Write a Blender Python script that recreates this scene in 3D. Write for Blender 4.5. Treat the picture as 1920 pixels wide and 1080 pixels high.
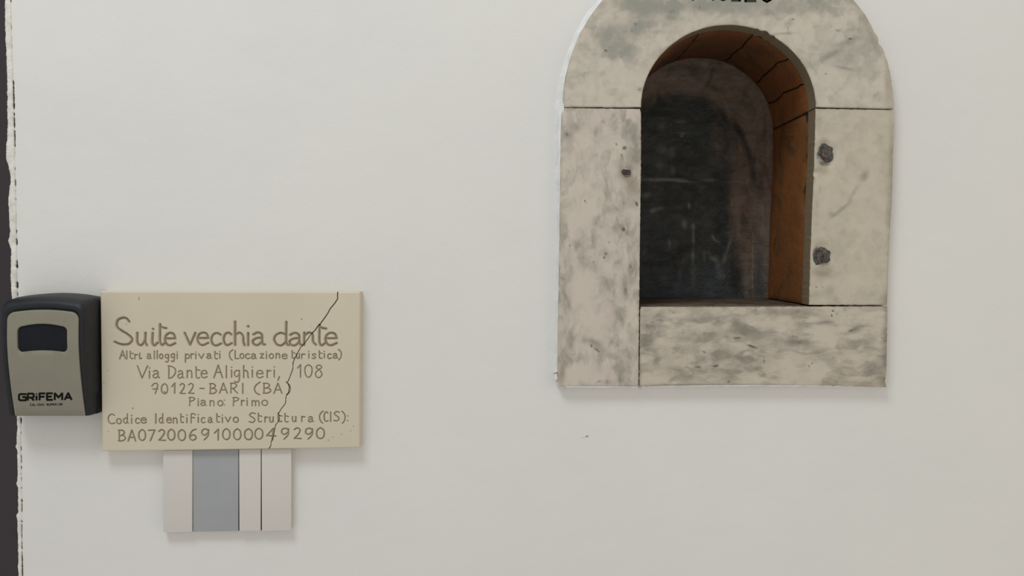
import bpy, bmesh, math, random
import numpy as np
from mathutils import Vector, noise as mn

random.seed(7)
SC = bpy.context.scene
COL = SC.collection
for o in list(bpy.data.objects):
    bpy.data.objects.remove(o)

# ------------------------------------------------------------------ camera, world, light, exposure
S = 0.0006          # metres per pixel of the wall plane
D = 0.9             # camera to wall
Z0 = 1.40           # height of the eye above the floor
CX, CY = 960.0, 480.0

cam = bpy.data.cameras.new('camera')
cam.sensor_width = 36.0
cam.lens = (D / S) / 1920.0 * 36.0
cam.shift_y = -60.0 / 1920.0
cam.clip_start = 0.02
camo = bpy.data.objects.new('camera', cam)
camo.location = (0, -D, Z0)
camo.rotation_euler = (math.radians(90), 0, 0)
COL.objects.link(camo)
SC.camera = camo

SC.view_settings.view_transform = 'Standard'
SC.view_settings.look = 'None'
SC.view_settings.gamma = 1.0
SC.view_settings.use_curve_mapping = False
SC.view_settings.exposure = 0.09

w = bpy.data.worlds.new('world')
SC.world = w
w.use_nodes = True
w.node_tree.nodes['Background'].inputs[0].default_value = (1.0, 0.972, 0.925, 1)
w.node_tree.nodes['Background'].inputs[1].default_value = 0.515


def area(name, loc, target, size, power, color):
    l = bpy.data.lights.new(name, 'AREA')
    l.shape = 'RECTANGLE'
    l.size, l.size_y = size
    l.energy = power
    l.color = color
    o = bpy.data.objects.new(name, l)
    o.location = loc
    d = Vector(target) - Vector(loc)
    o.rotation_euler = d.to_track_quat('-Z', 'Y').to_euler()
    COL.objects.link(o)
    return o


area('ceiling_lamp_light', (-0.62, -1.15, Z0 + 1.75), (-0.15, 0, Z0), (0.8, 0.55), 17.5, (0.92, 0.985, 1.0))
area('warm_fill_light', (1.9, -1.4, Z0 + 0.1), (0.6, 0, Z0), (1.0, 1.2), 3.6, (1.0, 0.80, 0.56))  # added fill that warms the right side, not an actual window


# ------------------------------------------------------------------ helpers
def T(px, py, y=0.0):
    """true position: wall-plane pixel units at depth y (y < 0 stands out of the wall)"""
    return Vector(((px - CX) * S, y, (CY - py) * S + Z0))


def at(px, py, y=0.0):
    """the point at depth y whose measured picture position is px, py"""
    k = (D + y) / D
    return Vector(((px - CX) * S * k, y, (CY - py) * S * k + Z0))


def nz(x, y, z=0.0):
    return mn.noise(Vector((x, y, z)))


def link(o, parent=None):
    COL.objects.link(o)
    if parent is not None:
        o.parent = parent
    return o


def mesh_obj(name, verts, faces, mat, parent=None, smooth=30, attrs=None):
    me = bpy.data.meshes.new(name)
    me.from_pydata([tuple(v) for v in verts], [], faces)
    me.update()
    bm = bmesh.new()
    bm.from_mesh(me)
    bmesh.ops.recalc_face_normals(bm, faces=bm.faces)
    bm.to_mesh(me)
    bm.free()
    if attrs:
        for k, vals in attrs.items():
            a = me.attributes.new(k, 'FLOAT', 'POINT')
            a.data.foreach_set('value', vals)
    if smooth:
        me.polygons.foreach_set('use_smooth', [True] * len(me.polygons))
        me.set_sharp_from_angle(angle=math.radians(smooth))
    me.materials.append(mat)
    return link(bpy.data.objects.new(name, me), parent)


def empty(name, loc, label=None, cat=None, group=None):
    o = bpy.data.objects.new(name, None)
    o.empty_display_size = 0.02
    o.location = loc
    COL.objects.link(o)
    if label: o['label'] = label
    if cat: o['category'] = cat
    if group: o['group'] = group
    return o


def adopt(parent, objs):
    """parent objects built in world space to an empty standing elsewhere"""
    for o in objs:
        o.parent = parent
        o.matrix_parent_inverse = parent.matrix_world.inverted()


def box(name, corners, y0, y1, mat, parent=None, bev=0.0005, apparent=True, seg=2):
    """four corners (TL, TR, BR, BL) as seen on the front face at y0, extruded to y1 with rounded edges"""
    f = at if apparent else T
    fr = [f(x, y, y0) for x, y in corners]
    bm = bmesh.new()
    a = [bm.verts.new(p) for p in fr]
    b = [bm.verts.new((p.x, y1, p.z)) for p in fr]
    bm.faces.new(a)
    bm.faces.new(b[::-1])
    for i in range(4):
        j = (i + 1) % 4
        bm.faces.new((a[i], b[i], b[j], a[j]))
    bmesh.ops.recalc_face_normals(bm, faces=bm.faces)
    if bev > 0:
        bmesh.ops.bevel(bm, geom=list(bm.edges), offset=bev, segments=seg, profile=0.6, affect='EDGES')
    me = bpy.data.meshes.new(name)
    bm.to_mesh(me)
    bm.free()
    me.polygons.foreach_set('use_smooth', [True] * len(me.polygons))
    me.set_sharp_from_angle(angle=math.radians(40))
    me.materials.append(mat)
    return link(bpy.data.objects.new(name, me), parent)


def grid_slab(name, pts, yf, yb, mat, parent=None, mask=None, attrs=None, smooth=35, front=None, side=None):
    """pts[r][c] = (px, py) true units; front surface at yf (+front[r][c]); back at yb; closed sides"""
    R, C = len(pts), len(pts[0])
    V, F = [], []
    for r in range(R):
        for c in range(C):
            x, y = pts[r][c]
            V.append(T(x, y, yf + (front[r][c] if front is not None else 0.0)))
    n = len(V)
    cells = set()
    for r in range(R - 1):
        for c in range(C - 1):
            if mask is None or mask(r, c):
                cells.add((r, c))
                F.append((r * C + c, r * C + c + 1, (r + 1) * C + c + 1, (r + 1) * C + c))
    bd = {}
    md = {}
    def mv(i):
        if i not in md:
            p = V[i]
            md[i] = len(V)
            V.append(Vector((p.x, p.y + 0.0007, p.z)))
        return md[i]
    def bv(i):
        if i not in bd:
            p = V[i]
            bd[i] = len(V)
            V.append(Vector((p.x, yb, p.z)))
        return bd[i]
    for (r, c) in sorted(cells):
        a, b, d, e = r * C + c, r * C + c + 1, (r + 1) * C + c + 1, (r + 1) * C + c
        for (dr, dc, p, q) in ((-1, 0, a, b), (0, 1, b, d), (1, 0, d, e), (0, -1, e, a)):
            if (r + dr, c + dc) not in cells:
                if side:
                    F.append((p, q, mv(q), mv(p)))
                    F.append((mv(p), mv(q), bv(q), bv(p)))
                else:
                    F.append((p, q, bv(q), bv(p)))
    if attrs:
        for k in attrs:
            vals = attrs[k]
            inv = {v: kk for kk, v in bd.items()}
            inv.update({v: kk for kk, v in md.items()})
            if side and k in side:
                attrs[k] = list(vals) + [side[k](*pts[inv[i] // C][inv[i] % C]) for i in range(n, len(V))]
            else:
                attrs[k] = list(vals) + [vals[inv[i]] for i in range(n, len(V))]
    used = sorted({i for f in F for i in f})
    remap = {i: k for k, i in enumerate(used)}
    V2 = [V[i] for i in used]
    F2 = [tuple(remap[i] for i in f) for f in F]
    at2 = {k: [v[i] for i in used] for k, v in attrs.items()} if attrs else None
    return mesh_obj(name, V2, F2, mat, parent, smooth, at2)


# ------------------------------------------------------------------ materials
def new_mat(name):
    m = bpy.data.materials.new(name)
    m.use_nodes = True
    nt = m.node_tree
    return m, nt, nt.nodes['Principled BSDF']


def N(nt, t, **kw):
    n = nt.nodes.new(t)
    for k, v in kw.items():
        setattr(n, k, v)
    return n


def noise_node(nt, scale, detail=4, rough=0.55, dist=0.0, vec=None, stretch=None):
    tc = N(nt, 'ShaderNodeTexCoord')
    src = tc.outputs['Object']
    if stretch:
        mp = N(nt, 'ShaderNodeMapping')
        mp.inputs['Scale'].default_value = stretch
        nt.links.new(src, mp.inputs[0])
        src = mp.outputs[0]
    n = N(nt, 'ShaderNodeTexNoise')
    n.inputs['Scale'].default_value = scale
    n.inputs['Detail'].default_value = detail
    n.inputs['Roughness'].default_value = rough
    n.inputs['Distortion'].default_value = dist
    nt.links.new(src, n.inputs['Vector'])
    return n.outputs['Fac']


def ramp(nt, src, stops):
    r = N(nt, 'ShaderNodeValToRGB')
    e = r.color_ramp.elements
    e[0].position, e[0].color = stops[0][0], tuple(stops[0][1]) + (1,)
    e[1].position, e[1].color = stops[-1][0], tuple(stops[-1][1]) + (1,)
    for p, c in stops[1:-1]:
        x = e.new(p)
        x.color = tuple(c) + (1,)
    nt.links.new(src, r.inputs[0])
    return r.outputs[0]


def mth(nt, op, a, b=None, clamp=False):
    n = N(nt, 'ShaderNodeMath', operation=op, use_clamp=clamp)
    for i, v in enumerate((a, b)):
        if v is None: continue
        if isinstance(v, (int, float)): n.inputs[i].default_value = v
        else: nt.links.new(v, n.inputs[i])
    return n.outputs[0]


def mix(nt, fac, a, b, blend='MIX'):
    n = N(nt, 'ShaderNodeMix', data_type='RGBA', blend_type=blend)
    for i, v in ((0, fac), (6, a), (7, b)):
        if isinstance(v, (int, float)): n.inputs[i].default_value = v
        elif isinstance(v, tuple): n.inputs[i].default_value = v + (1,) if len(v) == 3 else v
        else: nt.links.new(v, n.inputs[i])
    return n.outputs[2]


def bump(nt, bsdf, h, strength, dist=0.001):
    b = N(nt, 'ShaderNodeBump')
    b.inputs['Strength'].default_value = strength
    b.inputs['Distance'].default_value = dist
    nt.links.new(h, b.inputs['Height'])
    nt.links.new(b.outputs[0], bsdf.inputs['Normal'])


def attr(nt, name):
    a = N(nt, 'ShaderNodeAttribute', attribute_name=name)
    return a.outputs['Fac']


def simple(name, c1, c2, scale=60, rough=0.6, bump_s=0.0, bscale=300, metallic=0.0, spec=0.5):
    m, nt, b = new_mat(name)
    col = ramp(nt, noise_node(nt, scale, 5), ((0.35, c1), (0.65, c2)))
    nt.links.new(col, b.inputs['Base Color'])
    b.inputs['Roughness'].default_value = rough
    b.inputs['Metallic'].default_value = metallic
    b.inputs['Specular IOR Level'].default_value = spec
    if bump_s:
        bump(nt, b, noise_node(nt, bscale, 4), bump_s)
    return m


def wall_material():
    m, nt, b = new_mat('white_wall_plaster')
    big = noise_node(nt, 5, 3)
    col = ramp(nt, big, ((0.3, (0.735, 0.730, 0.705)), (0.7, (0.765, 0.755, 0.725))))
    nt.links.new(col, b.inputs['Base Color'])
    b.inputs['Roughness'].default_value = 0.62
    b.inputs['Specular IOR Level'].default_value = 0.25
    h = mth(nt, 'ADD', mth(nt, 'MULTIPLY', noise_node(nt, 420, 3), 0.25), mth(nt, 'MULTIPLY', noise_node(nt, 55, 4, 0.6), 1.0))
    bump(nt, b, h, 0.35, 0.0012)
    return m


def marble_material(name, cream, grey, mott, stretch, seed, gain=1.0):
    """veined marble: point attributes place the large grey fields and dark flecks; noise breaks their edges"""
    m, nt, b = new_mat(name)
    n1 = noise_node(nt, 34, 6, 0.62, 1.2, stretch=stretch)
    n2 = noise_node(nt, 110, 6, 0.65, 0.8, stretch=stretch)
    n3 = noise_node(nt, 12, 3, 0.5, 0.6, stretch=stretch)
    base = mix(nt, mth(nt, 'MULTIPLY', n3, 1.0), cream, tuple(c * k for c, k in zip(cream, (0.94, 0.95, 1.0))))
    # clouded crystal patches: distorted cells of differing tone plus soft noise
    tc = N(nt, 'ShaderNodeTexCoord')
    mp = N(nt, 'ShaderNodeMapping')
    mp.inputs['Scale'].default_value = stretch
    nt.links.new(tc.outputs['Object'], mp.inputs[0])
    wn = N(nt, 'ShaderNodeTexNoise')
    wn.inputs['Scale'].default_value = 55
    wn.inputs['Detail'].default_value = 4
    nt.links.new(mp.outputs[0], wn.inputs['Vector'])
    wv = N(nt, 'ShaderNodeVectorMath', operation='MULTIPLY_ADD')
    wv.inputs[1].default_value = (0.022, 0.022, 0.022)
    nt.links.new(wn.outputs['Color'], wv.inputs[0])
    nt.links.new(mp.outputs[0], wv.inputs[2])
    def cells(scale):
        v = N(nt, 'ShaderNodeTexVoronoi', feature='SMOOTH_F1')
        v.inputs['Scale'].default_value = scale
        v.inputs['Smoothness'].default_value = 0.35
        nt.links.new(wv.outputs[0], v.inputs['Vector'])
        sp = N(nt, 'ShaderNodeSeparateColor')
        nt.links.new(v.outputs['Color'], sp.inputs[0])
        return sp.outputs[0]
    c1, c2 = cells(62), cells(140)
    cl = mth(nt, 'ADD', mth(nt, 'MULTIPLY', mth(nt, 'SUBTRACT', n1, 0.5), 2.6), mth(nt, 'MULTIPLY', mth(nt, 'SUBTRACT', n2, 0.5), 1.4))
    cc = mth(nt, 'ADD', mth(nt, 'MULTIPLY', mth(nt, 'SUBTRACT', c1, 0.5), 1.25), mth(nt, 'MULTIPLY', mth(nt, 'SUBTRACT', c2, 0.5), 0.8))
    g = mth(nt, 'ADD', mth(nt, 'ADD', attr(nt, 'grey'), mth(nt, 'MULTIPLY', mth(nt, 'ADD', cl, cc), mott)), 0.35 * mott)
    gm = N(nt, 'ShaderNodeMapRange', interpolation_type='SMOOTHSTEP')
    gm.inputs[1].default_value = -0.35
    gm.inputs[2].default_value = 1.25
    nt.links.new(g, gm.inputs[0])
    c = mix(nt, gm.outputs[0], base, grey)
    # darker rims and flecks
    f = mth(nt, 'ADD', attr(nt, 'fleck'), mth(nt, 'MULTIPLY', mth(nt, 'SUBTRACT', n2, 0.52), 1.6))
    fm = N(nt, 'ShaderNodeMapRange', interpolation_type='SMOOTHSTEP')
    fm.inputs[1].default_value = 0.30
    fm.inputs[2].default_value = 1.0
    nt.links.new(f, fm.inputs[0])
    c = mix(nt, fm.outputs[0], c, (0.15, 0.148, 0.125))
    # rusty / dirty stain
    st = mth(nt, 'MULTIPLY', attr(nt, 'stain'), mth(nt, 'ADD', 0.45, n1), clamp=True)
    c = mix(nt, st, c, (0.21, 0.165, 0.108))
    nt.links.new(c, b.inputs['Base Color'])
    b.inputs['Roughness'].default_value = 0.42
    b.inputs['Specular IOR Level'].default_value = 0.3
    bump(nt, b, noise_node(nt, 160, 5), 0.12, 0.001)
    return m


MAT = {}
MAT['wall'] = wall_material()
MAT['bead'] = simple('paint_filler_bead', (0.66, 0.62, 0.56), (0.80, 0.79, 0.75), 90, 0.55, 0.6, 260)
MAT['fillet'] = simple('white_plaster_fillet', (0.68, 0.69, 0.69), (0.80, 0.80, 0.79), 80, 0.6, 0.5, 300)
MAT['dark_panel'] = simple('dark_painted_panel', (0.024, 0.018, 0.024), (0.028, 0.021, 0.026), 30, 0.5, 0.1, 200)
MAT['dark_fill'] = simple('dark_gap_shade', (0.02, 0.018, 0.012), (0.06, 0.055, 0.04), 300, 0.9)  # near-black colour stands in for shade inside the wall slits
MAT['black_plastic'] = simple('blue_black_plastic', (0.013, 0.015, 0.019), (0.017, 0.019, 0.023), 120, 0.45, 0.25, 1500, 0.0, 0.32)
MAT['window_cover'] = simple('glossy_black_cover', (0.012, 0.013, 0.018), (0.014, 0.015, 0.02), 60, 0.4, 0, 300, 0.0, 0.12)
MAT['olive_metal'] = simple('grey_olive_painted_metal', (0.235, 0.222, 0.172), (0.25, 0.238, 0.185), 40, 0.42, 0.06, 900)
MAT['ink'] = simple('black_print', (0.006, 0.006, 0.006), (0.008, 0.008, 0.007), 60, 0.7, 0, 300, 0.0, 0.1)
MAT['engraved_ink'] = simple('black_letter_paint', (0.012, 0.010, 0.007), (0.03, 0.027, 0.02), 200, 0.6)
MAT['switch_white'] = simple('white_satin_plastic', (0.635, 0.60, 0.56), (0.65, 0.615, 0.575), 12, 0.4)
MAT['switch_grey'] = simple('grey_satin_panel', (0.345, 0.36, 0.375), (0.37, 0.38, 0.39), 25, 0.35)
MAT['gap_black'] = simple('dark_inner_frame', (0.01, 0.01, 0.01), (0.015, 0.014, 0.013), 40, 0.7)
MAT['mortar'] = simple('dark_mortar', (0.018, 0.013, 0.009), (0.035, 0.026, 0.018), 120, 0.9, 0.8, 300)
MAT['lead'] = simple('dark_lead', (0.04, 0.042, 0.036), (0.13, 0.125, 0.11), 260, 0.45, 1.0, 500, 0.35)
MAT['iron'] = simple('rusty_iron', (0.05, 0.035, 0.028), (0.16, 0.12, 0.10), 320, 0.32, 1.0, 600, 0.5)

CREAM = (0.52, 0.475, 0.39)
MAT['marble_arch'] = marble_material('cream_grey_marble_arch', (0.610, 0.548, 0.450), (0.31, 0.302, 0.258), 0.40, (1, 1, 1), 1)
MAT['marble_jamb'] = marble_material('mottled_marble_jamb', (0.605, 0.54, 0.455), (0.275, 0.253, 0.213), 0.50, (1.25, 1, 0.75), 2)
MAT['marble_plain'] = marble_material('pale_marble_jamb', (0.58, 0.518, 0.408), (0.33, 0.305, 0.235), 0.28, (1, 1, 1), 3)
MAT['marble_sill'] = marble_material('mottled_marble_sill', (0.58, 0.515, 0.415), (0.25, 0.227, 0.186), 0.50, (0.7, 1, 1.35), 4)


def brick_material():
    m, nt, b = new_mat('worn_terracotta')
    n1 = noise_node(nt, 22, 6, 0.6, 0.8)
    n2 = noise_node(nt, 140, 5, 0.7)
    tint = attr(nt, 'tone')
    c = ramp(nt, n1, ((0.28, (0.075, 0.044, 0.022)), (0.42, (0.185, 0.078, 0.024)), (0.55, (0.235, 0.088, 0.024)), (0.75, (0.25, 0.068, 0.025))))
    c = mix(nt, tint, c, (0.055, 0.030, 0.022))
    sp = N(nt, 'ShaderNodeMapRange')
    sp.inputs[1].default_value = 0.60
    sp.inputs[2].default_value = 0.72
    nt.links.new(n2, sp.inputs[0])
    c = mix(nt, mth(nt, 'MULTIPLY', sp.outputs[0], 0.6), c, (0.04, 0.028, 0.018))
    nt.links.new(c, b.inputs['Base Color'])
    b.inputs['Roughness'].default_value = 0.7
    b.inputs['Specular IOR Level'].default_value = 0.25
    bump(nt, b, mth(nt, 'ADD', n1, mth(nt, 'MULTIPLY', n2, 0.5)), 0.8, 0.003)
    return m


def back_material():
    m, nt, b = new_mat('sooty_niche_back')
    n1 = noise_node(nt, 30, 6, 0.68, 1.2)
    n2 = noise_node(nt, 70, 6, 0.72, 1.0, stretch=(0.8, 1, 1.5))
    n3 = noise_node(nt, 190, 5, 0.7, 0.5)
    c = ramp(nt, n1, ((0.35, (0.013, 0.018, 0.016)), (0.62, (0.046, 0.052, 0.046))))
    br = mth(nt, 'ADD', attr(nt, 'brown'), mth(nt, 'MULTIPLY', mth(nt, 'SUBTRACT', n2, 0.5), 1.3), clamp=True)
    brc = ramp(nt, n1, ((0.30, (0.080, 0.068, 0.042)), (0.48, (0.180, 0.118, 0.078)), (0.68, (0.215, 0.150, 0.118))))
    c = mix(nt, br, c, brc)
    du = mth(nt, 'MULTIPLY', attr(nt, 'dust'), mth(nt, 'ADD', -0.15, mth(nt, 'MULTIPLY', n3, 1.9)), clamp=True)
    c = mix(nt, du, c, (0.23, 0.215, 0.19))
    fine = N(nt, 'ShaderNodeMapRange', interpolation_type='SMOOTHSTEP')
    fine.inputs[1].default_value = 0.58
    fine.inputs[2].default_value = 0.78
    nt.links.new(n2, fine.inputs[0])
    c = mix(nt, mth(nt, 'MULTIPLY', fine.outputs[0], mth(nt, 'MULTIPLY', n3, 0.9)), c, (0.15, 0.125, 0.11))
    c = mix(nt, mth(nt, 'MULTIPLY', attr(nt, 'blue'), mth(nt, 'ADD', 0.35, n2), clamp=True), c, (0.050, 0.062, 0.074))  # bluish light sheen mixed into the base colour
    c = mix(nt, attr(nt, 'pitch'), c, (0.010, 0.010, 0.008))
    nt.links.new(c, b.inputs['Base Color'])
    b.inputs['Roughness'].default_value = 0.55
    bump(nt, b, mth(nt, 'ADD', n1, mth(nt, 'MULTIPLY', n2, 0.7)), 0.8, 0.003)
    return m


MAT['back'] = back_material()
MAT['brick'] = brick_material()
MAT['niche_floor'] = simple('worn_brown_niche_floor', (0.05, 0.033, 0.023), (0.13, 0.09, 0.065), 45, 0.6, 0.6, 200)


def plaque_material(name, cr):
    m, nt, b = new_mat(name)
    n1 = noise_node(nt, 14, 4)
    n2 = noise_node(nt, 220, 5, 0.6)
    c = ramp(nt, n1, ((0.3, (0.615, 0.555, 0.435)), (0.7, (0.650, 0.585, 0.455))))
    if cr:
        c = mix(nt, 1.0, (0.012, 0.009, 0.006), (0.012, 0.009, 0.006))
    else:
        g = attr(nt, 'groove')
        c = mix(nt, mth(nt, 'MULTIPLY', g, mth(nt, 'ADD', 0.55, mth(nt, 'MULTIPLY', n2, 0.5)), clamp=True), c, (0.14, 0.08, 0.022))
        pit = attr(nt, 'pit')
        c = mix(nt, pit, c, (0.16, 0.12, 0.07))
    nt.links.new(c, b.inputs['Base Color'])
    b.inputs['Roughness'].default_value = 0.55
    b.inputs['Specular IOR Level'].default_value = 0.3
    bump(nt, b, noise_node(nt, 130, 5), 0.10, 0.001)
    return m


MAT['plaque'] = plaque_material('cream_cast_stone', False)
MAT['plaque_crack'] = plaque_material('dark_crack', True)


# ------------------------------------------------------------------ the wall with its ragged painted edge
def interp(tab, y):
    return float(np.interp(y, [t[0] for t in tab], [t[1] for t in tab]))


EDGE = [(-200, 6), (0, 9), (60, 10), (100, 12), (130, 13), (200, 14), (260, 14), (282, 11), (300, 12), (320, 18), (340, 20), (356, 17), (372, 16),
        (400, 17), (435, 19), (446, 17), (452, 15), (462, 19), (470, 21), (490, 21), (510, 20), (540, 21), (560, 22), (780, 31), (800, 32), (830, 32), (838, 29.5),
        (848, 32), (880, 33), (900, 33), (906, 31), (914, 33.5), (960, 34), (966, 31), (976, 33), (1030, 34), (1080, 34.5), (1300, 38)]
CRACK = [(-200, 17), (0, 20), (50, 21), (100, 23), (150, 24.5), (210, 26), (270, 27.5), (340, 28.5), (400, 30), (450, 31), (500, 31.5), (540, 32.2),
         (560, 33), (783, 39), (840, 39.2), (900, 40), (950, 41), (1000, 40.5), (1080, 41.5), (1300, 45)]
SLITS = [(-40, 5, 2.4), (30, 36, .6), (46, 55, 1.2), (70, 74, .6), (84, 92, .8), (150, 205, 2.8), (211, 217, 3.0), (219, 240, 2.6), (244, 276, 2.6), (284, 290, .7), (314, 319, 1.6), (336, 350, 2.0),
         (356, 360, 1.2), (372, 376, 1.8), (401, 404, 1.4), (430, 438, 1.8), (447, 461, 2.8), (488, 503, 3.6), (528, 541, 4.2), (548, 556, 2.0), (560, 600, 2.0),
         (783, 795, 3.6), (808, 815, 1.2), (837, 846, 2.2), (853, 869, 1.6), (874, 880, 2.2), (888, 890, 2.4), (895, 903, 1.4), (914, 917, 2.5), (936, 942, 3.2),
         (943, 961, 2.0), (976, 980, 3.0), (983, 1012, 1.8), (1014, 1032, 1.8), (1035, 1130, 2.2)]


def slit(y):
    for a, b, wd in SLITS:
        if a <= y <= b:
            t = min(y - a, b - y)
            return 1.25 * wd * min(1.0, 0.35 + t / 3.0) * (0.8 + 0.5 * nz(y * 0.35, 3.3))
    return 0.0


NX0, NX1, NY0, NY1 = 1146, 1584, 14, 626       # opening cut in the wall behind the marble
ys = sorted(set(list(np.arange(-60, 1141, 3.0)) + [NY0, NY1, -400, -900, -1500, 1400, 2000, 2800]))
xs_fixed = sorted(set(list(np.arange(60, 1921, 15.0)) + [NX0, NX1, 2100, 2500, 3200, 4200]))
pts, fr = [], []
for y in ys:
    c = interp(CRACK, y)
    row = [(c + 0.5 * slit(y) + 0.3 * nz(y * .2, 9.1), y), (c + 5, y), (48 + (y > 1000) * 4, y)] + [(x, y) for x in xs_fixed]
    pts.append(row)
    f = []
    for j, (x, yy) in enumerate(row):
        v = 0.0005 * nz(x * .006, yy * .006, 1.0) + 0.00022 * nz(x * .02, yy * .02, 4.0)
        if j == 0: v += 0.0006
        f.append(v)
    fr.append(f)
allx = [0, 0, 0] + xs_fixed
ci = [j for j in range(len(allx))]


def wmask(r, c):
    if c < 3: return True
    return not (allx[c] >= NX0 and allx[c + 1] <= NX1 and ys[r] >= NY0 and ys[r + 1] <= NY1)


wall = grid_slab('wall_back', pts, 0.0, 0.06, MAT['wall'], None, wmask, smooth=40, front=fr)
wall['kind'] = 'structure'

# dried filler / paint bead along the left edge, a sub-strip with slits between it and the wall
pts, fr = [], []
for y in np.arange(-400, 1400, 1.5):
    y = float(y)
    e = interp(EDGE, y) + 1.1 * nz(y * .11, 5.5) + 0.8 * nz(y * .45, 1.5)
    c = interp(CRACK, y) - 0.5 * slit(y) + 0.3 * nz(y * .2, 9.1)
    m_ = [e, e + 0.8, e + (c - e) * .35, e + (c - e) * .7, c - 0.7, c]
    pts.append([(q, y) for q in m_])
    bu = 0.0008 + 0.0006 * nz(y * .06, 7.0) + 0.0002 * nz(y * .3, 2.0)
    fr.append([0.0, -bu * .8, -bu * 1.1, -bu, -bu * .5, 0.0004])
bead = grid_slab('filler_bead', pts, 0.0, 0.02, MAT['bead'], wall, smooth=60, front=fr)

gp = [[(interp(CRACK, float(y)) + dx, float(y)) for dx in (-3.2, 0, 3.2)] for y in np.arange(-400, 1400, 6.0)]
grid_slab('gap_shade', gp, 0.0013, 0.004, MAT['dark_fill'], wall, smooth=60)  # dark strip set in the slits so they look shaded

# dark panel beside the wall (door surround)
panel_pts = [[(x, y) for x in (-1400, -200, 0, 33, 46)] for y in (-1500, -400, 0, 540, 1080, 1600, 2800)]
pn = grid_slab('trim_1', panel_pts, 0.0215, 0.06, MAT['dark_panel'], None)
pn['kind'] = 'structure'
pn.location.y = 0.0
# front leaf of the dark panel: its face lies almost flush with the paint bead
leaf_pts = [[(x, y) for x in (-1400, -200, -40, interp(EDGE, y) - 0.4 + 6)] for y in np.arange(-400, 1400, 20.0)]
leaf = grid_slab('panel_face', leaf_pts, 0.0012, 0.0210, MAT['dark_panel'], pn, smooth=40)

# little drip and nicks on the wall
def blob(name, px, py, rx, ry, h, mat, parent, y=0.0, n=14, seed=0.0, rings=4, jag=0.25, ang=0.0, flat=False):
    V, F = [], []
    ca, sa = math.cos(ang), math.sin(ang)
    c0 = at(px, py, y - h)
    V.append(c0)
    for r in range(1, rings + 1):
        t = r / rings
        for i in range(n):
            a = 2 * math.pi * i / n
            j = 1 + jag * nz(math.cos(a) * 1.7 + seed, math.sin(a) * 1.7, seed * 3.1) * 2 * t
            dx, dy = rx * t * j * math.cos(a), ry * t * j * math.sin(a)
            dx, dy = dx * ca - dy * sa, dx * sa + dy * ca
            hh = h * (math.sqrt(max(0, 1 - t * t)) if not flat else (1 if t < .8 else 1 - (t - .8) / .2))
            hh *= 1 + (0.5 * nz(dx * .35 + seed, dy * .35, 2.0) if r < rings else 0)
            V.append(at(px + dx, py + dy, y - hh))
    for i in range(n):
        j = (i + 1) % n
        F.append((0, 1 + i, 1 + j))
        for r in range(rings - 1):
            a, b = 1 + r * n, 1 + (r + 1) * n
            F.append((a + i, b + i, b + j, a + j))
    # closed back
    b = 1 + (rings - 1) * n
    k = len(V)
    for i in range(n):
        p = V[b + i]
        V.append(Vector((p.x, y + 0.0012, p.z)))
    for i in range(n):
        j = (i + 1) % n
        F.append((b + i, k + i, k + j, b + j))
    F.append(tuple(k + i for i in range(n)))
    return mesh_obj(name, V, F, mat, parent, 60)


blob('paint_drip', 548.5, 944, 2.2, 4.2, 0.0012, MAT['bead'], wall, 0, 10, 1.0)
chipm = simple('grey_pit_dirt', (0.17, 0.165, 0.15), (0.30, 0.29, 0.27), 500, 0.8)
blob('surface_nick', 1101, 818, 3.0, 1.1, 0.0005, chipm, wall, 0, 8, 2.0, ang=-.15)
nick2 = blob('surface_nick.001', 1095, 819.5, 5.0, 0.6, 0.0003, MAT['bead'], wall, 0, 8, 3.0, ang=-.12)

# white plaster fillet smoothed against the marble on its left side and foot
MF = -0.012          # marble front plane
MB = 0.010           # marble back plane
FIL = [(1134, -4, 6), (1130, 1, 6.5), (1108, 29, 8), (1086.4, 64, 7), (1074.7, 93, 7), (1067, 120, 8), (1059, 148, 8), (1054, 175, 8), (1054, 190, 10), (1055, 203, 12), (1052.5, 215, 9), (1051, 265, 8),
       (1050, 365, 6), (1049, 415, 4), (1049, 450, 4), (1046, 611, 3.5), (1045, 691, 5), (1043.5, 705, 6), (1047, 719, 6), (1060, 724, 5)]


def resample(tab, step):
    out = []
    for a, b in zip(tab[:-1], tab[1:]):
        L = math.hypot(b[0] - a[0], b[1] - a[1])
        n = max(1, int(L / step))
        for i in range(n):
            t = i / n
            out.append(tuple(a[k] + (b[k] - a[k]) * t for k in range(len(a))))
    out.append(tab[-1])
    return out


OC = (1366.0, 203.0)


def arc_pts(r, a0, a1, n):
    return [(OC[0] + r * math.cos(math.radians(a0 + (a1 - a0) * i / n)), OC[1] - r * math.sin(math.radians(a0 + (a1 - a0) * i / n))) for i in range(n + 1)]


path = [(x, y, 6.0) for x, y in arc_pts(311, 100, 142, 30)] + FIL[2:]
path = resample(path, 3.0)
V, F = [], []
for i, (x, y, wd) in enumerate(path):
    a = path[max(0, i - 1)]
    b = path[min(len(path) - 1, i + 1)]
    tx, ty = b[0] - a[0], b[1] - a[1]
    L = math.hypot(tx, ty) or 1
    nx, ny = ty / L, -tx / L            # to the outside (left) of a downward path
    nx, ny = (-abs(nx), ny) if y < 700 else (nx, ny)
    if y < 200: nx, ny = (x - OC[0]) / 311, (y - OC[1]) / 311
    if y > 714: nx, ny = -0.5, 0.85
    wd = wd * (1 + 0.35 * nz(i * .12, 3.0)) + 0.5 * nz(i * .5, 1.0)
    prof = [(-3.0, -0.0112), (0.6 + .5 * nz(i * .4, 8.), -0.0112), (wd * .35, -0.0095), (wd * .8, -0.0035), (wd, -0.0012), (wd * 1.25 + 1, 0.0008)]
    for o, h in prof:
        V.append(at(x + nx * o, y + ny * o, h))
    V.append(at(x - nx * 3, y - ny * 3, 0.0008))
m_ = 7
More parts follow.
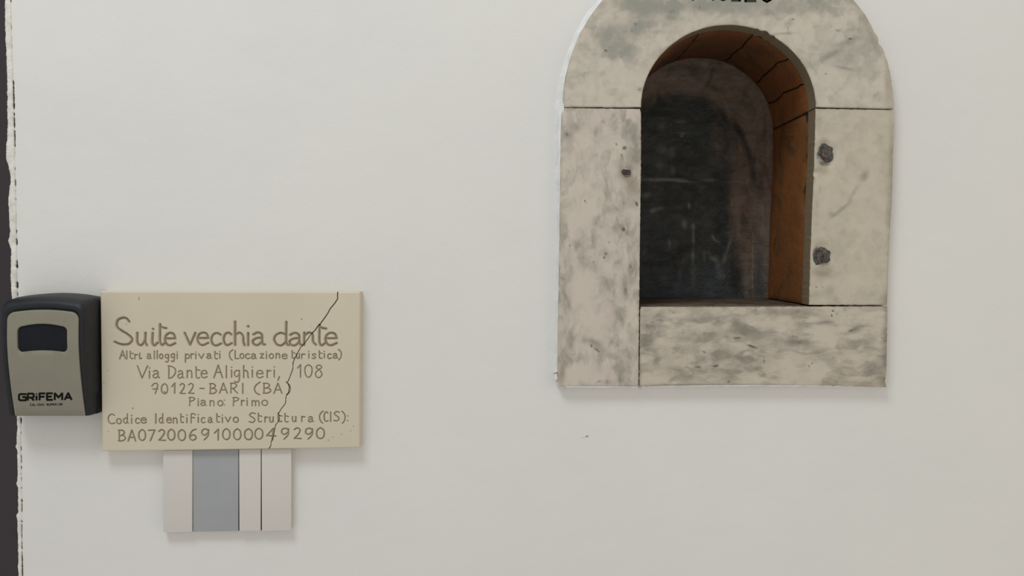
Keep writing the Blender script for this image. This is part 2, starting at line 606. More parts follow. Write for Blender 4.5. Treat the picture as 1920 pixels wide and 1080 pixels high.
for i in range(len(path) - 1):
    for k in range(m_):
        a, b = i * m_ + k, i * m_ + (k + 1) % m_
        F.append((a, b, b + m_, a + m_))
F.append(tuple(range(m_)))
F.append(tuple((len(path) - 1) * m_ + k for k in range(m_))[::-1])
mesh_obj('plaster_fillet', V, F, MAT['fillet'], wall, 35)

# thin ragged plaster line under the marble foot
for (x0, x1, yy, s_) in ((1060, 1196, 725.2, 0), (1203, 1655, 724.0, 3)):
    V, F = [], []
    n = int((x1 - x0) / 3)
    for i in range(n + 1):
        x = x0 + (x1 - x0) * i / n
        t = 0.9 + 1.1 * max(-.5, nz(x * .05 + s_, 4.0)) + 0.7 * nz(x * .4, 2.0)
        yb = yy + (1.2 * math.sin((x - x0) / (x1 - x0) * math.pi) * -1.2 if s_ else 0)
        for (dy, h) in ((-2.0, -0.0114), (0.3 * t, -0.0118), (1.2 * t + .2, -0.0105), (2.2 * t + 1.0, -0.0), (-2.0, 0.0008)):
            V.append(at(x, yb + dy, h))
    for i in range(n):
        for k in range(5):
            a, b = i * 5 + k, i * 5 + (k + 1) % 5
            F.append((a, b, b + 5, a + 5))
    F.append(tuple(range(5)))
    F.append(tuple(n * 5 + k for k in range(5)))
    mesh_obj('plaster_seam', V, F, MAT['fillet'], wall, 50)


# ------------------------------------------------------------------ marble surround of the niche
# (cx, cy, rx, ry, angle deg, amplitude)
GREY = [(1150, 72, 42, 30, 0, .75), (1165, 95, 28, 18, 0, .45), (1118, 60, 14, 10, 0, .4), (1195, 10, 60, 16, 10, .6), (1290, 8, 120, 18, 0, .62), (1430, 8, 120, 22, -3, .6), (1550, 6, 60, 22, -8, .45),
        (1210, 35, 40, 22, 25, .5), (1265, 18, 14, 18, 20, .8), (1255, 32, 6, 6, 0, .5), (1190, 55, 22, 16, 0, .55), (1315, 10, 10, 8, 60, .5), (1148, 108, 10, 5, 0, .5), (1130, 138, 8, 6, 0, .4),
        (1095, 139, 14, 2.5, -8, .5), (1200, 167, 4, 5, 60, .6), (1484, 42, 14, 8, -25, .5), (1478, 50, 8, 12, 0, .4), (1468, 63, 26, 2.6, -3, .8), (1600, 95, 50, 26, -15, .45), (1560, 102, 28, 5, -28, .65),
        (1590, 78, 24, 5, -18, .6), (1585, 128, 18, 3, 12, .65), (1575, 57, 10, 4, 0, .6), (1545, 105, 90, 35, 0, .25), (1500, 145, 40, 30, 0, .15), (1605, 55, 14, 6, 0, .3), (1250, 60, 26, 6, 0, .3), (1618, 175, 10, 12, 0, .3),
        (1640, 150, 10, 40, 0, .25), (1080, -30, 60, 30, 0, .4), (1400, -60, 90, 20, 0, .6), (1510, -50, 60, 18, 10, .5),
        # left jamb
        (1083, 238, 16, 10, 0, .45), (1064, 252, 6, 6, 0, .5), (1130, 232, 6, 10, 0, .5), (1178, 250, 14, 24, 0, .5), (1190, 300, 12, 45, 0, .45), (1170, 278, 6, 5, 0, .5), (1160, 310, 8, 16, 0, .3), (1137, 360, 10, 18, -20, .5), (1115, 348, 12, 6, 0, .3),
        (1095, 290, 24, 26, 0, -.25), (1105, 400, 14, 28, 0, -.3), (1150, 395, 14, 10, 0, .35), (1120, 415, 4, 14, 20, .5), (1172, 425, 8, 10, 0, .35), (1170, 385, 12, 10, 0, .3), (1080, 430, 16, 28, 0, -.25),
        (1082, 458, 8, 8, 0, .5), (1135, 475, 6, 10, 0, .5), (1185, 500, 10, 20, 0, .4), (1110, 500, 12, 12, 0, .45), (1140, 535, 18, 16, 40, .6), (1172, 545, 6, 22, 0, .55), (1098, 540, 26, 45, 20, -.55), (1105, 595, 34, 30, 0, -.5),
        (1060, 580, 10, 60, 0, .4), (1087, 575, 6, 8, 0, .4), (1168, 590, 10, 16, 0, .35), (1172, 625, 20, 10, -50, -.3), (1110, 640, 22, 6, 5, .6), (1125, 655, 20, 10, 35, .75), (1150, 668, 10, 6, 20, .65), (1070, 640, 8, 16, 0, .5), (1148, 640, 14, 10, 0, .45),
        (1133, 716, 14, 6, 0, .6), (1163, 712, 8, 8, 0, .55), (1080, 672, 14, 7, 0, .3), (1185, 665, 14, 12, 0, .3), (1090, 700, 30, 16, 0, -.4), (1165, 690, 20, 12, 0, .1),
        # right jamb
        (1575, 395, 26, 3, -40, .75), (1600, 362, 18, 3.5, -60, .7), (1622, 330, 10, 8, -50, .9), (1560, 402, 8, 5, 0, .5), (1537, 356, 3, 7, 0, .5), (1650, 260, 6, 8, 0, .4), (1650, 500, 26, 60, 0, .1), (1668, 420, 7, 120, 0, .5), (1555, 545, 10, 9, -40, .5), (1568, 560, 6, 6, 0, .4),
        (1536, 230, 5, 20, 0, .3), (1530, 400, 5, 30, 0, .3), (1660, 560, 8, 14, 0, .5),
        # sill
        (1212, 640, 14, 45, 0, .55), (1238, 596, 14, 14, 0, .6), (1262, 584, 16, 6, 0, .4), (1225, 613, 16, 6, -20, .4), (1330, 600, 34, 8, 0, .5), (1380, 605, 10, 10, 40, .55), (1300, 655, 50, 35, 0, .4), (1430, 625, 36, 16, 0, .45), (1395, 620, 8, 8, 0, .5), (1400, 575, 8, 4, 0, .2),
        (1270, 700, 30, 14, 0, .4), (1380, 690, 60, 20, 0, .45), (1400, 660, 60, 16, 0, .4), (1498, 641, 26, 5, 0, .7), (1475, 612, 16, 14, 0, -.6), (1480, 695, 16, 20, 0, -.6), (1545, 630, 26, 20, 0, -.55), (1550, 665, 40, 10, 0, .4), (1602, 618, 20, 6, -22, .85), (1540, 604, 24, 4, -5, .55),
        (1640, 695, 22, 16, 0, .7), (1630, 655, 26, 30, 0, .3), (1590, 680, 14, 10, 0, .35), (1660, 640, 7, 60, 0, .7), (1660, 715, 10, 10, 0, .5), (1430, 705, 10, 4, 20, .6), (1230, 670, 6, 14, 0, .4), (1380, 640, 14, 4, 0, .5), (1365, 640, 6, 24, 0, .2)]
FLECK = [(1547, 287, 19, 20, 0, .9), (1541, 480, 20, 20, 0, .8), (1549, 308, 12, 7, 0, .7), (1531, 470, 6, 12, 0, .6), (1134, 95, 6.5, 1.8, 8, 1.6), (1192, 45, 5, 2.4, 20, .9), (1153, 50, 4, 5, -30, .7), (1184, 57, 3, 3, 0, .8), (1137, 14, 2, 1.5, 0, .6), (1262, 34, 6, 3, -40, .6), (1312, 13, 3, 2, 40, 1.1), (1260, 20, 8, 8, 30, .6), (1595, 73, 5, 2.5, -10, 1.3), (1487, 36, 5, 2, -10, .9), (1477, 53, 3, 4, 0, .8), (1540, 107, 12, 2, -30, .6),
         (1577, 22, 2, 3, 0, .8), (1573, 57, 7, 3, 0, .7), (1548, 138, 3, 2, 0, .8), (1582, 127, 8, 1.6, 12, .8), (1526, 25, 1.5, 1.2, 0, .8), (1480, 64, 12, 1.4, -4, .5), (1199, 168, 2.5, 3.5, 50, .7), (1115, 85, 4, 3, 0, .4), (1170, 85, 4, 6, 0, .5), (1140, 139, 3, 3, 0, .6),
         (1086, 206, 4, 2, 0, .6), (1130, 228, 3, 5, 0, .6), (1063, 252, 3, 4, -40, .8), (1058, 238, 1.6, 2.5, 0, .9), (1171, 277, 5, 5, 0, 1.1), (1157, 271, 4, 4, 0, .7), (1166, 293, 1.4, 6, -15, 1.2), (1097, 377, 1.2, 5, -25, 1.3), (1169, 430, 4, 4, 0, 1.2), (1194, 383, 3, 6, -25, 1.3), (1123, 372, 3, 5, 0, .7), (1147, 376, 2.5, 3, 0, .9), (1142, 357, 4, 4, 0, .5),
         (1118, 420, 1.5, 10, 12, .8), (1069, 461, 2, 2, 0, 1.2), (1111, 452, 1.5, 3, -20, 1.0), (1136, 476, 3, 3, 0, 1.1), (1133, 483, 3, 3, 0, 1.0), (1112, 491, 2, 2, 0, 1.0), (1142, 454, 2.5, 2, 0, .8), (1183, 500, 3, 6, -20, .9), (1172, 576, 4, 5, 30, .7), (1173, 545, 4, 10, -15, .6), (1108, 648, 4, 5, 0, 1.0), (1120, 657, 9, 3, 38, .9), (1150, 673, 7, 2.5, 15, .8), (1124, 715, 6, 3, -20, .7), (1163, 714, 4, 4, 0, .6), (1165, 305, 2, 2, 0, .6),
         (1621, 330, 5, 5, -45, .5), (1530, 388, 1.5, 1.5, 0, 1.1), (1531, 538, 3, 2.5, 0, 1.0), (1543, 538, 2, 4, 0, .8), (1536, 360, 2, 3, 30, .6), (1558, 540, 2, 3, 0, .4),
         (1417, 581, 3, 1.5, 0, 1.3), (1434, 598, 2, 1.5, 0, 1.1), (1411, 650, 12, 2.6, 18, 1.3), (1382, 634, 9, 2.2, -4, 1.1), (1320, 660, 5, 2, 20, 1.0), (1342, 686, 6, 2.4, -12, 1.4), (1433, 678, 2, 8, 0, .9), (1273, 653, 2.5, 1.5, 0, 1.0), (1214, 610, 3, 1.5, 0, 1.1), (1309, 688, 8, 2, 10, .8), (1310, 709, 4, 1.3, 10, 1.1), (1280, 625, 4, 3, 0, .7), (1325, 638, 6, 2, 15, .7), (1500, 642, 12, 2, 4, .8), (1598, 619, 14, 2.6, -20, .9), (1602, 611, 6, 1.5, -20, .8),
         (1620, 598, 5, 2, 0, .8), (1595, 676, 3, 4, 60, .7), (1432, 700, 6, 3, 20, .7), (1366, 716, 5, 4, 0, .8), (1262, 585, 6, 4, 0, .6), (1316, 580, 4, 3, 0, .6), (1225, 603, 6, 4, -30, .5), (1365, 700, 10, 2, 5, .5), (1611, 698, 2, 2, 0, .9), (1255, 697, 2.5, 6, 30, .5), (1462, 647, 5, 1.5, -10, .6), (1486, 630, 2, 3, 0, .8), (1550, 600, 5, 1.5, 0, .7),
         (1562, 583, 2.0, 2.2, 0, 1.4), (1560, 592, 1.8, 2.6, 0, 1.5), (1566, 577, 1.5, 2.0, 0, 1.0), (1570, 589, 1.6, 1.8, 0, 1.3), (1518, 687, 1.8, 1.8, 0, 1.6), (1522, 681, 1.2, 1.2, 0, 1.2)]
STAIN = [(1182, 345, 14, 22, 0, .45), (1172, 330, 16, 8, 0, .5), (1180, 300, 8, 20, 0, .3), (1543, 318, 12, 10, 0, .35), (1545, 266, 10, 8, 0, .45), (1540, 508, 20, 14, 0, .55), (1541, 455, 16, 8, 0, .35), (1528, 555, 14, 10, 0, .25),
         (1490, 586, 42, 8, 0, .35), (1450, 590, 20, 6, 0, .15), (1054, 700, 6, 16, 0, .6), (1600, 719, 60, 6, 0, .45), (1655, 712, 10, 10, 0, .4), (1380, 722, 120, 3, 0, .3), (1662, 600, 4, 60, 0, .35), (1070, 204, 16, 4, 0, .35), (1665, 160, 6, 40, 0, .4), (1640, 80, 6, 30, -25, .4),
         (1615, 30, 6, 30, -30, .3), (1671, 300, 4, 80, 0, .4), (1200, 700, 3, 40, 0, .35), (1270, 723, 70, 3, 0, .45), (1535, 205, 10, 6, 0, .2), (1056, 160, 4, 30, 0, .3), (1125, 20, 8, 20, 30, .15)]


def field(blobs, x, y):
    s = 0.0
    for cx, cy, rx, ry, a, amp in blobs:
        dx, dy = x - cx, y - cy
        if abs(dx) > 3 * max(rx, ry) or abs(dy) > 3 * max(rx, ry):
            continue
        a = math.radians(a)
        ca, sa = math.cos(a), math.sin(a)
        u, v = (dx * ca + dy * sa) / rx, (-dx * sa + dy * ca) / ry
        s += amp * math.exp(-(u * u + v * v) ** 1.3)
    return s


def edges01(n, w, e=0.9):
    """parameter list with a narrow chamfer cell at both ends of a span of w pixels"""
    b = e / w
    return [0.0, b, 2.2 * b] + [float(t) for t in np.linspace(2.2 * b, 1 - 2.2 * b, n)[1:-1]] + [1 - 2.2 * b, 1 - b, 1.0]


def side_stain(x, y):
    """dirt on the stones' edges: heavy where they line the opening, light outside"""
    inside = 1185 < x < 1540 and 30 < y < 590
    return 1.15 if inside else 0.35


def stone(name, Fn, us, vs, mat, parent, dents=()):
    """Fn(u, v) -> apparent (px, py) on the marble front plane"""
    k = (D + MF) / D
    pts, fr, g, fl, st = [], [], [], [], []
    nu, nv = len(us), len(vs)
    for i, u in enumerate(us):
        row, fro = [], []
        for j, v in enumerate(vs):
            x, y = Fn(u, v)
            g.append(field(GREY, x, y))
            fl.append(field(FLECK, x, y))
            st.append(field(STAIN, x, y))
            d = 0.00012 * nz(x * .02, y * .02, 6.0)
            e = min(i, nu - 1 - i, j, nv - 1 - j)
            if e < 3: st[-1] += (.55, .40, .15)[e] * (0.55 + .9 * nz(x * .07, y * .07, 5.0))
            if e == 0: d += 0.0005
            elif e == 1: d += 0.0001
            for (cx, cy, r, dep) in dents:
                q = math.hypot(x - cx, y - cy) / r
                if q < 1: d += dep * (1 - q * q) ** 1.5
            row.append((CX + (x - CX) * k, CY + (y - CY) * k))
            fro.append(d)
        pts.append(row)
        fr.append(fro)
    return grid_slab(name, pts, MF, MB, mat, parent, None, {'grey': g, 'fleck': fl, 'stain': st}, 50, fr, {'stain': side_stain})


surround = empty('niche_surround', T(1366, 724, 0),
                 'arched cream and grey marble surround framing the dark niche at right of the white wall', 'stone surround')
bpy.context.view_layer.update()
made = []

# arch stone: half ring
us = [float(t) for t in np.linspace(0, 1, 230)]
us = [0.0, 0.0016, 0.004] + us[1:-1] + [0.996, 0.9984, 1.0]


CHIPS_IN = [(1452, 68, 5, 2.5), (1426, 57, 6, 2.2), (1440, 62, 3, -1.5)]


def arch(u, v):
    th = math.pi * (1 - u)
    c, s = math.cos(th), math.sin(th)
    xi, yi = 1366 + 164 * c, 200.5 - 154.0 * s
    xo, yo = 1366 + 311 * c, 201.5 - 309.5 * s
    # chipped outer rim on the right
    ro = 1.0
    if c > 0.1:
        ro -= 0.0030 * (1 + nz(u * 60, 2.0)) + 0.002 * nz(u * 220, 5.0)
        for a0, wd, dp in ((0.870, .006, .012), (0.845, .01, .006), (.955, .004, .006)):
            ro -= dp * math.exp(-((u - a0) / wd) ** 2)
    else:
        ro += 0.0008 * nz(u * 150, 5.0)
        ro -= 0.012 * math.exp(-((u - 0.0) / .008) ** 2)
    xo, yo = 1366 + (xo - 1366) * ro, 201.5 + (yo - 201.5) * ro
    ri = 1.0 + 0.0012 * nz(u * 90, 8.0)
    for a0, wd, dp in ((0.640, .012, .022), (0.672, .006, .014), (.608, .006, .010)):
        ri += dp * math.exp(-((u - a0) / wd) ** 2)
    xi, yi = 1366 + (xi - 1366) * ri, 200.5 + (yi - 200.5) * ri
    x, y = xi + (xo - xi) * v, yi + (yo - yi) * v
    # joint line falls slightly to the right
    return x, y + (0.6 if u > .5 else -0.5 + 1.0 * (v < .5)) * (1 - abs(s)) + (2.0 * v if u > .5 else 0) * max(0, 1 - abs(s) * 6)


made.append(stone('arch_stone', arch, us, edges01(46, 150), MAT['marble_arch'], None))


def quad_fn(L, R, top, bot, rag=0.35, seed=0.0):
    def f(u, v):
        # u down, v across
        y_ = u
        yl = top(0) + (bot(0) - top(0)) * u
        yr = top(1) + (bot(1) - top(1)) * u
        x0 = interp(L, yl)
        x1 = interp(R, yr)
        x = x0 + (x1 - x0) * v
        yt, yb = top(v), bot(v)
        y = yt + (yb - yt) * u
        e = (1 - v) ** 6
        x += rag * nz(y * .16 + seed, 1.0) * (1 - v) ** 4 * 1.6 + rag * nz(y * .16 + seed, 7.0) * v ** 4 * 1.6
        y += rag * nz(x * .12 + seed, 4.0) * ((1 - u) ** 6 + u ** 6)
        return x, y
    return f


LJ = quad_fn([(200, 1057), (207, 1053.5), (215, 1052.5), (265, 1051), (365, 1050), (415, 1049), (450, 1049), (611, 1046), (691, 1045), (716, 1045.5), (725, 1049)],
             [(200, 1199), (206, 1200.5), (212, 1202), (300, 1202), (450, 1200), (573, 1198.6), (725, 1197.4)],
             lambda v: 202.3 + 1.8 * v, lambda v: 724.6 + .6 * v, 0.5, 1)
made.append(stone('jamb_stone', LJ, edges01(200, 522), edges01(60, 150), MAT['marble_jamb'], None,
                  dents=((1174, 322, 16, .0018), (1194, 382, 6, .0012), (1054, 206, 8, .0012))))
RJ = quad_fn([(200, 1529.4), (300, 1527.6), (400, 1522.7), (573, 1517)],
             [(203, 1677), (357, 1673), (478, 1666.6), (569, 1663.5)],
             lambda v: 203.6 + 2.6 * v, lambda v: 571.8, 0.6, 2)
made.append(stone('jamb_stone', RJ, edges01(150, 368), edges01(60, 145), MAT['marble_plain'], None,
                  dents=((1547, 290, 30, .0026), (1541, 482, 29, .0022), (1527, 324, 8, .002), (1530, 556, 8, .0006))))
SI = quad_fn([(573, 1202.5), (580, 1200.5), (725, 1199)], [(573, 1664.6), (600, 1664), (690, 1662.5), (712, 1660), (725, 1662)],
             lambda v: 575.6 - 1.2 * v, lambda v: 724.8 - 3.0 * math.sin(v * math.pi) + 1.2 * v, 0.6, 3)
made.append(stone('sill_stone', SI, edges01(66, 150), edges01(190, 462), MAT['marble_sill'], None,
                  dents=((1562, 583, 3, .0012), (1560, 592, 3, .0014), (1570, 589, 2.4, .001), (1518, 687, 3, .0012), (1660, 716, 6, .001))))


# ------------------------------------------------------------------ stroke lettering
def cr(points, n=7):
    P = [points[0]] + list(points) + [points[-1]]
    out = []
    for i in range(1, len(P) - 2):
        p0, p1, p2, p3 = (np.array(P[k], float) for k in (i - 1, i, i + 1, i + 2))
        for t in np.linspace(0, 1, n, endpoint=False):
            out.append(tuple(0.5 * (2 * p1 + (p2 - p0) * t + (2 * p0 - 5 * p1 + 4 * p2 - p3) * t * t + (3 * p1 - p0 - 3 * p2 + p3) * t ** 3)))
    out.append(tuple(points[-1]))
    return out


# each glyph: strokes; 'C' curved, 'L' straight; y: 0 baseline, 1 x-height, 2 ascender / capital
O_ = ('C', [(.5, 1), (.12, .82), (0, .5), (.12, .15), (.5, 0), (.88, .15), (1, .5), (.88, .82), (.5, 1)])
BIGO = ('C', [(.5, 2), (.12, 1.65), (0, 1), (.12, .32), (.5, 0), (.88, .32), (1, 1), (.88, 1.65), (.5, 2)])
G = {
    'u': [('C', [(.05, 1), (.05, .3), (.25, .02), (.55, .08), (.82, .45), (.86, 1)]), ('C', [(.86, 1), (.84, .3), (1, 0)])],
    'U': [('L', [(.1, 1), (.1, .25)]), ('C', [(.1, .35), (.25, .02), (.6, .04), (.85, .4)]), ('L', [(.88, 1), (.88, .0)])],
    'i': [('C', [(.35, 1), (.3, .25), (.55, 0), (1, .22)]), ('L', [(.4, 1.36), (.42, 1.34)])],
    'j': [('L', [(.5, 1), (.5, .02)]), ('L', [(.5, 1.6), (.52, 1.57)])],
    't': [('C', [(.2, 1.72), (.18, .9), (.2, .25), (.45, 0), (.9, .2)]), ('C', [(.22, 1.52), (.6, 1.42), (1, 1.38)])],
    'T': [('C', [(.25, 1.8), (.25, .9), (.28, .2), (.55, 0), (.9, .1)]), ('L', [(.25, 1.25), (.95, 1.1)])],
    'e': [('L', [(.08, .56), (1, .56)]), ('C', [(1, .56), (.85, .9), (.5, 1), (.15, .85), (0, .5), (.15, .12), (.5, 0), (1, .18)])],
    'v': [('L', [(0, 1), (.5, .04), (1, 1)])],
    'c': [('C', [(.95, .86), (.6, 1), (.2, .88), (0, .5), (.15, .12), (.5, 0), (1, .16)])],
    'h': [('L', [(.08, 1.95), (.08, .02)]), ('C', [(.1, .8), (.5, 1), (.85, .75), (.9, .3), (1, 0)])],
    'a': [('C', [(.1, .85), (.45, 1), (.78, .85), (.82, .4), (.86, .1), (1.05, .04)]), ('C', [(.8, .58), (.4, .56), (.05, .36), (.12, .08), (.45, .0), (.8, .25)])],
    'd': [('L', [(.84, 1.95), (.82, .25)]), ('C', [(.82, .3), (.9, .05), (1.05, .02)]), ('C', [(.8, .85), (.45, 1), (.1, .8), (0, .45), (.18, .08), (.5, 0), (.82, .3)])],
    'n': [('L', [(.1, 1), (.08, .0)]), ('C', [(.1, .72), (.45, 1), (.75, .82), (.78, .3), (1, .02)])],
    'N': [('L', [(.1, 1), (.08, .0)]), ('C', [(.1, .72), (.5, 1), (.85, .8), (.9, .0)])],
    'm': [('L', [(.05, 1), (.05, .0)]), ('C', [(.05, .75), (.3, 1), (.48, .75), (.5, .0)]), ('C', [(.5, .75), (.75, 1), (.95, .75), (.98, .0)])],
    'l': [('L', [(.5, 1.95), (.5, .02)])],
    'r': [('L', [(.1, 1), (.1, .0)]), ('C', [(.1, .6), (.45, .95), (.95, .9)])],
    'o': [O_], 'O': [BIGO], '0': [BIGO],
    'g': [('C', [(.85, .85), (.45, 1), (.05, .75), (.1, .3), (.5, .18), (.88, .5)]), ('C', [(.88, 1), (.9, .2), (.8, -.4), (.45, -.62), (.1, -.5)])],
    'p': [('L', [(.1, 1), (.05, -.7)]), ('C', [(.1, .7), (.5, 1), (.95, .75), (.9, .3), (.5, .1), (.1, .25)])],
    '(': [('C', [(1, 2.15), (.3, 1.6), (0, .9), (.25, .1), (.9, -.35)])],
    ')': [('C', [(0, 2.15), (.7, 1.6), (1, .9), (.75, .1), (.1, -.35)])],
    'z': [('L', [(.05, .95), (.9, .95), (.1, .05), (1, .05)])],
    's': [('C', [(.95, .85), (.5, 1), (.1, .78), (.5, .52), (.9, .25), (.5, 0), (.02, .12)])],
    'S': [('C', [(.95, 1.8), (.5, 2), (.08, 1.6), (.25, 1.2), (.7, .85), (.9, .4), (.5, .02), (.0, .15)])],
    'A': [('L', [(0, 0), (.5, 2), (1, 0)]), ('L', [(.2, .72), (.82, .72)])],
    'L': [('L', [(.1, 2), (.1, .05), (1, .08)])],
    'V': [('L', [(0, 2), (.45, .02), (1, 2)])],
    'D': [('L', [(.1, 2), (.1, .05)]), ('C', [(.0, 1.95), (.5, 1.85), (1, 1.3), (.95, .6), (.5, .1), (.05, .0)])],
    'B': [('L', [(.1, 2), (.1, .0)]), ('C', [(.0, 1.95), (.55, 1.95), (.85, 1.55), (.5, 1.12), (.12, 1.05)]), ('C', [(.12, 1.05), (.7, 1.05), (1, .55), (.65, .08), (0, 0)])],
    'R': [('L', [(.1, 2), (.05, .0)]), ('C', [(.0, 1.95), (.55, 1.95), (.9, 1.5), (.5, 1.05), (.12, .95)]), ('L', [(.35, 1.0), (1, 0)])],
    'P': [('L', [(.15, 2), (.08, .0)]), ('C', [(.0, 1.9), (.55, 2), (1, 1.55), (.65, 1.0), (.15, .85)])],
    'I': [('L', [(.5, 2), (.5, 0)])],
    'C': [('C', [(.95, 1.7), (.55, 2), (.15, 1.6), (0, .9), (.2, .2), (.55, 0), (1, .15)])],
    'F': [('L', [(.15, 1.9), (.12, .0)]), ('C', [(.15, 1.85), (.55, 1.95), (1, 1.7)]), ('L', [(.15, 1.05), (.8, 1.0)])],
    ':': [('L', [(.5, 1.05), (.53, 1.03)]), ('L', [(.5, .15), (.53, .13)])],
    ',': [('L', [(.6, .15), (.2, -.35)])],
    '-': [('L', [(0, 1), (1, .98)])],
    '1': [('L', [(0, 1.35), (.85, 2), (.8, 0)])],
    '2': [('C', [(.05, 1.7), (.45, 2), (.85, 1.65), (.6, .9), (.05, .08)]), ('L', [(.05, .08), (1, .05)])],
    '4': [('L', [(.7, 2), (.0, .75), (1, .68)]), ('L', [(.75, 2), (.6, -.1)])],
    '6': [('C', [(.95, 2), (.4, 1.7), (.02, .8), (.2, .1), (.6, .0), (.95, .4), (.75, .95), (.35, .95), (.05, .6)])],
    '7': [('L', [(0, 1.92), (1, 1.95), (.3, .0)])],
    'q': [('C', [(0, 1.5), (.4, 2), (.95, 1.75), (.55, .0)]), ('L', [(.15, .95), (.95, 1.0)])],
    '8': [('C', [(.5, 1.12), (.12, 1.45), (.3, 1.9), (.7, 1.95), (.92, 1.5), (.5, 1.12), (.0, .6), (.15, .1), (.55, 0), (.95, .35), (.8, .8), (.5, 1.12)])],
    '9': [('C', [(.95, 1.6), (.6, 2), (.12, 1.8), (.05, 1.2), (.45, .95), (.9, 1.4)]), ('C', [(.95, 1.9), (.9, .9), (.35, 0)])],
    'Q': [BIGO, ('L', [(.45, .45), (.75, .05)])],
}


def place(glyph, x0, x1, base, xh, cap):
    out = []
    for kind, pp in G[glyph]:
        q = []
        for (x, y) in pp:
            yy = y * xh if y <= 1 else xh + (y - 1) * (cap - xh)
            q.append((x0 + x * (x1 - x0), base - yy))
        out.append(cr(q) if kind == 'C' and len(q) > 2 else q)
    return out


LINES = [
    # base(x0,y0,x1,y1), xheight, cap, halfwidth, depth px, glyphs
    ((213, 648, 632, 648), 23.5, 45, 2.9, 2.0,
     [('u', 256, 275), ('i', 281, 295), ('t', 297, 311), ('e', 309, 328), ('v', 346, 366), ('e', 370, 390), ('c', 396, 414), ('c', 419, 434), ('h', 439, 458), ('j', 461, 469), ('a', 473, 495),
      ('d', 514, 541), ('a', 542, 565), ('n', 568, 592), ('t', 596, 611), ('e', 610, 631)]),
    ((224, 673.5, 640, 672.3), 9, 15.5, 1.45, 1.3,
     [('A', 224, 235), ('l', 235, 240), ('T', 242, 250), ('r', 252, 258), ('i', 260, 265), ('a', 275.5, 283), ('l', 287, 291), ('l', 292, 297), ('o', 299, 305), ('g', 309.5, 316.5), ('g', 320.5, 327.5), ('j', 330, 334),
      ('p', 347, 355), ('r', 357.5, 363.5), ('j', 365, 369), ('v', 372.5, 382), ('a', 387.5, 396), ('T', 401, 408), ('j', 410, 414), ('(', 430, 436), ('L', 440, 447.5), ('o', 450, 457), ('c', 460.5, 468), ('a', 471, 480), ('z', 487.5, 494.5),
      ('j', 497, 502), ('o', 505, 512.5), ('N', 517, 525), ('e', 529, 538), ('T', 546, 553), ('U', 555, 562), ('r', 565, 572), ('j', 577, 581), ('s', 585, 592.5), ('T', 597, 604), ('j', 606, 610), ('c', 614.5, 621), ('a', 624.5, 632.5), (')', 634.5, 640)]),
    ((257, 709.8, 604, 707.8), 14, 23.5, 1.5, 1.4,
     [('V', 257.5, 276.5), ('j', 277, 283), ('a', 286.5, 298), ('D', 315, 328.5), ('a', 333, 344), ('N', 350, 360.5), ('T', 365, 375), ('e', 377, 388), ('A', 401, 417), ('l', 421.5, 427), ('j', 431, 437), ('g', 439, 450), ('h', 456, 465.5), ('j', 470, 476),
      ('e', 481, 493), ('r', 500, 508), ('j', 511, 517), (',', 520, 526), ('1', 558, 564.5), ('0', 571.5, 585), ('8', 591.5, 604)]),
    ((284, 738.5, 545, 737.5), 9, 19, 1.5, 1.4,
     [('q', 284.5, 296), ('Q', 302.5, 314), ('1', 322, 328.5), ('2', 337, 347), ('2', 353, 363.5), ('-', 375, 382.5), ('B', 393, 405.5), ('A', 411.5, 426), ('R', 432, 445), ('I', 452, 458), ('(', 477, 487.5), ('B', 493.5, 507.5), ('A', 513.5, 528.5), (')', 536.5, 544)]),
    ((354, 761.5, 502, 761), 10, 16, 1.4, 1.3,
     [('P', 354.5, 365), ('j', 369, 374), ('a', 376, 386), ('N', 393, 402), ('o', 408.5, 417.5), (':', 418, 423), ('P', 436.5, 447.5), ('r', 452, 458.5), ('j', 461, 465.5), ('m', 472, 486), ('o', 491, 501.5)]),
    ((202, 794.8, 652, 790.2), 9.8, 18, 1.45, 1.35,
     [('C', 202.5, 215), ('o', 218.5, 227), ('d', 231.5, 240), ('j', 244, 249), ('c', 254, 261), ('e', 264, 274), ('I', 289, 295), ('d', 298.5, 306), ('e', 312.5, 321), ('N', 324, 332.5), ('T', 337, 344.5), ('j', 348, 352.5), ('F', 357, 366), ('j', 369, 374), ('c', 377.5, 384),
      ('a', 390, 398), ('T', 404.5, 412), ('j', 414.5, 419), ('v', 422.5, 432), ('o', 437.5, 446.5), ('S', 467, 479), ('T', 482, 491), ('r', 496, 502), ('U', 505, 513), ('T', 519, 529), ('T', 532, 541), ('U', 547.5, 555.5), ('r', 565, 572), ('a', 578, 587), ('(', 599, 605.5),
      ('C', 607.5, 615), ('I', 617, 623), ('S', 626, 636.5), (')', 641, 647), (':', 649, 654.5)]),
    ((221, 827.3, 608, 823), 9.5, 20.5, 1.65, 1.5,
     [('B', 222, 235), ('A', 240, 254), ('0', 260, 272.5), ('7', 278, 290), ('2', 297, 310), ('0', 314.5, 327.5), ('0', 334, 347.5), ('6', 355, 368), ('9', 378, 391.5), ('1', 402, 410.5), ('0', 417.5, 431), ('0', 438, 451.5), ('0', 458.5, 473), ('0', 478, 492.5),
      ('4', 500, 517), ('9', 527.5, 541.5), ('2', 551, 564.5), ('9', 572.5, 586.5), ('0', 593.5, 608)]),
]
strokes = []   # (polyline, halfwidth, depth)
for (bx0, by0, bx1, by1), xh, cap, hw, dep, gl in LINES:
    for gi, (ch, x0, x1) in enumerate(gl):
        base = by0 + (by1 - by0) * ((x0 - bx0) / (bx1 - bx0))
        for pl in place(ch, x0, x1, base + 0.5 * math.sin(gi * 2.3), xh, cap):
            strokes.append((pl, hw * (1.0 + 0.18 * random.random()), dep))
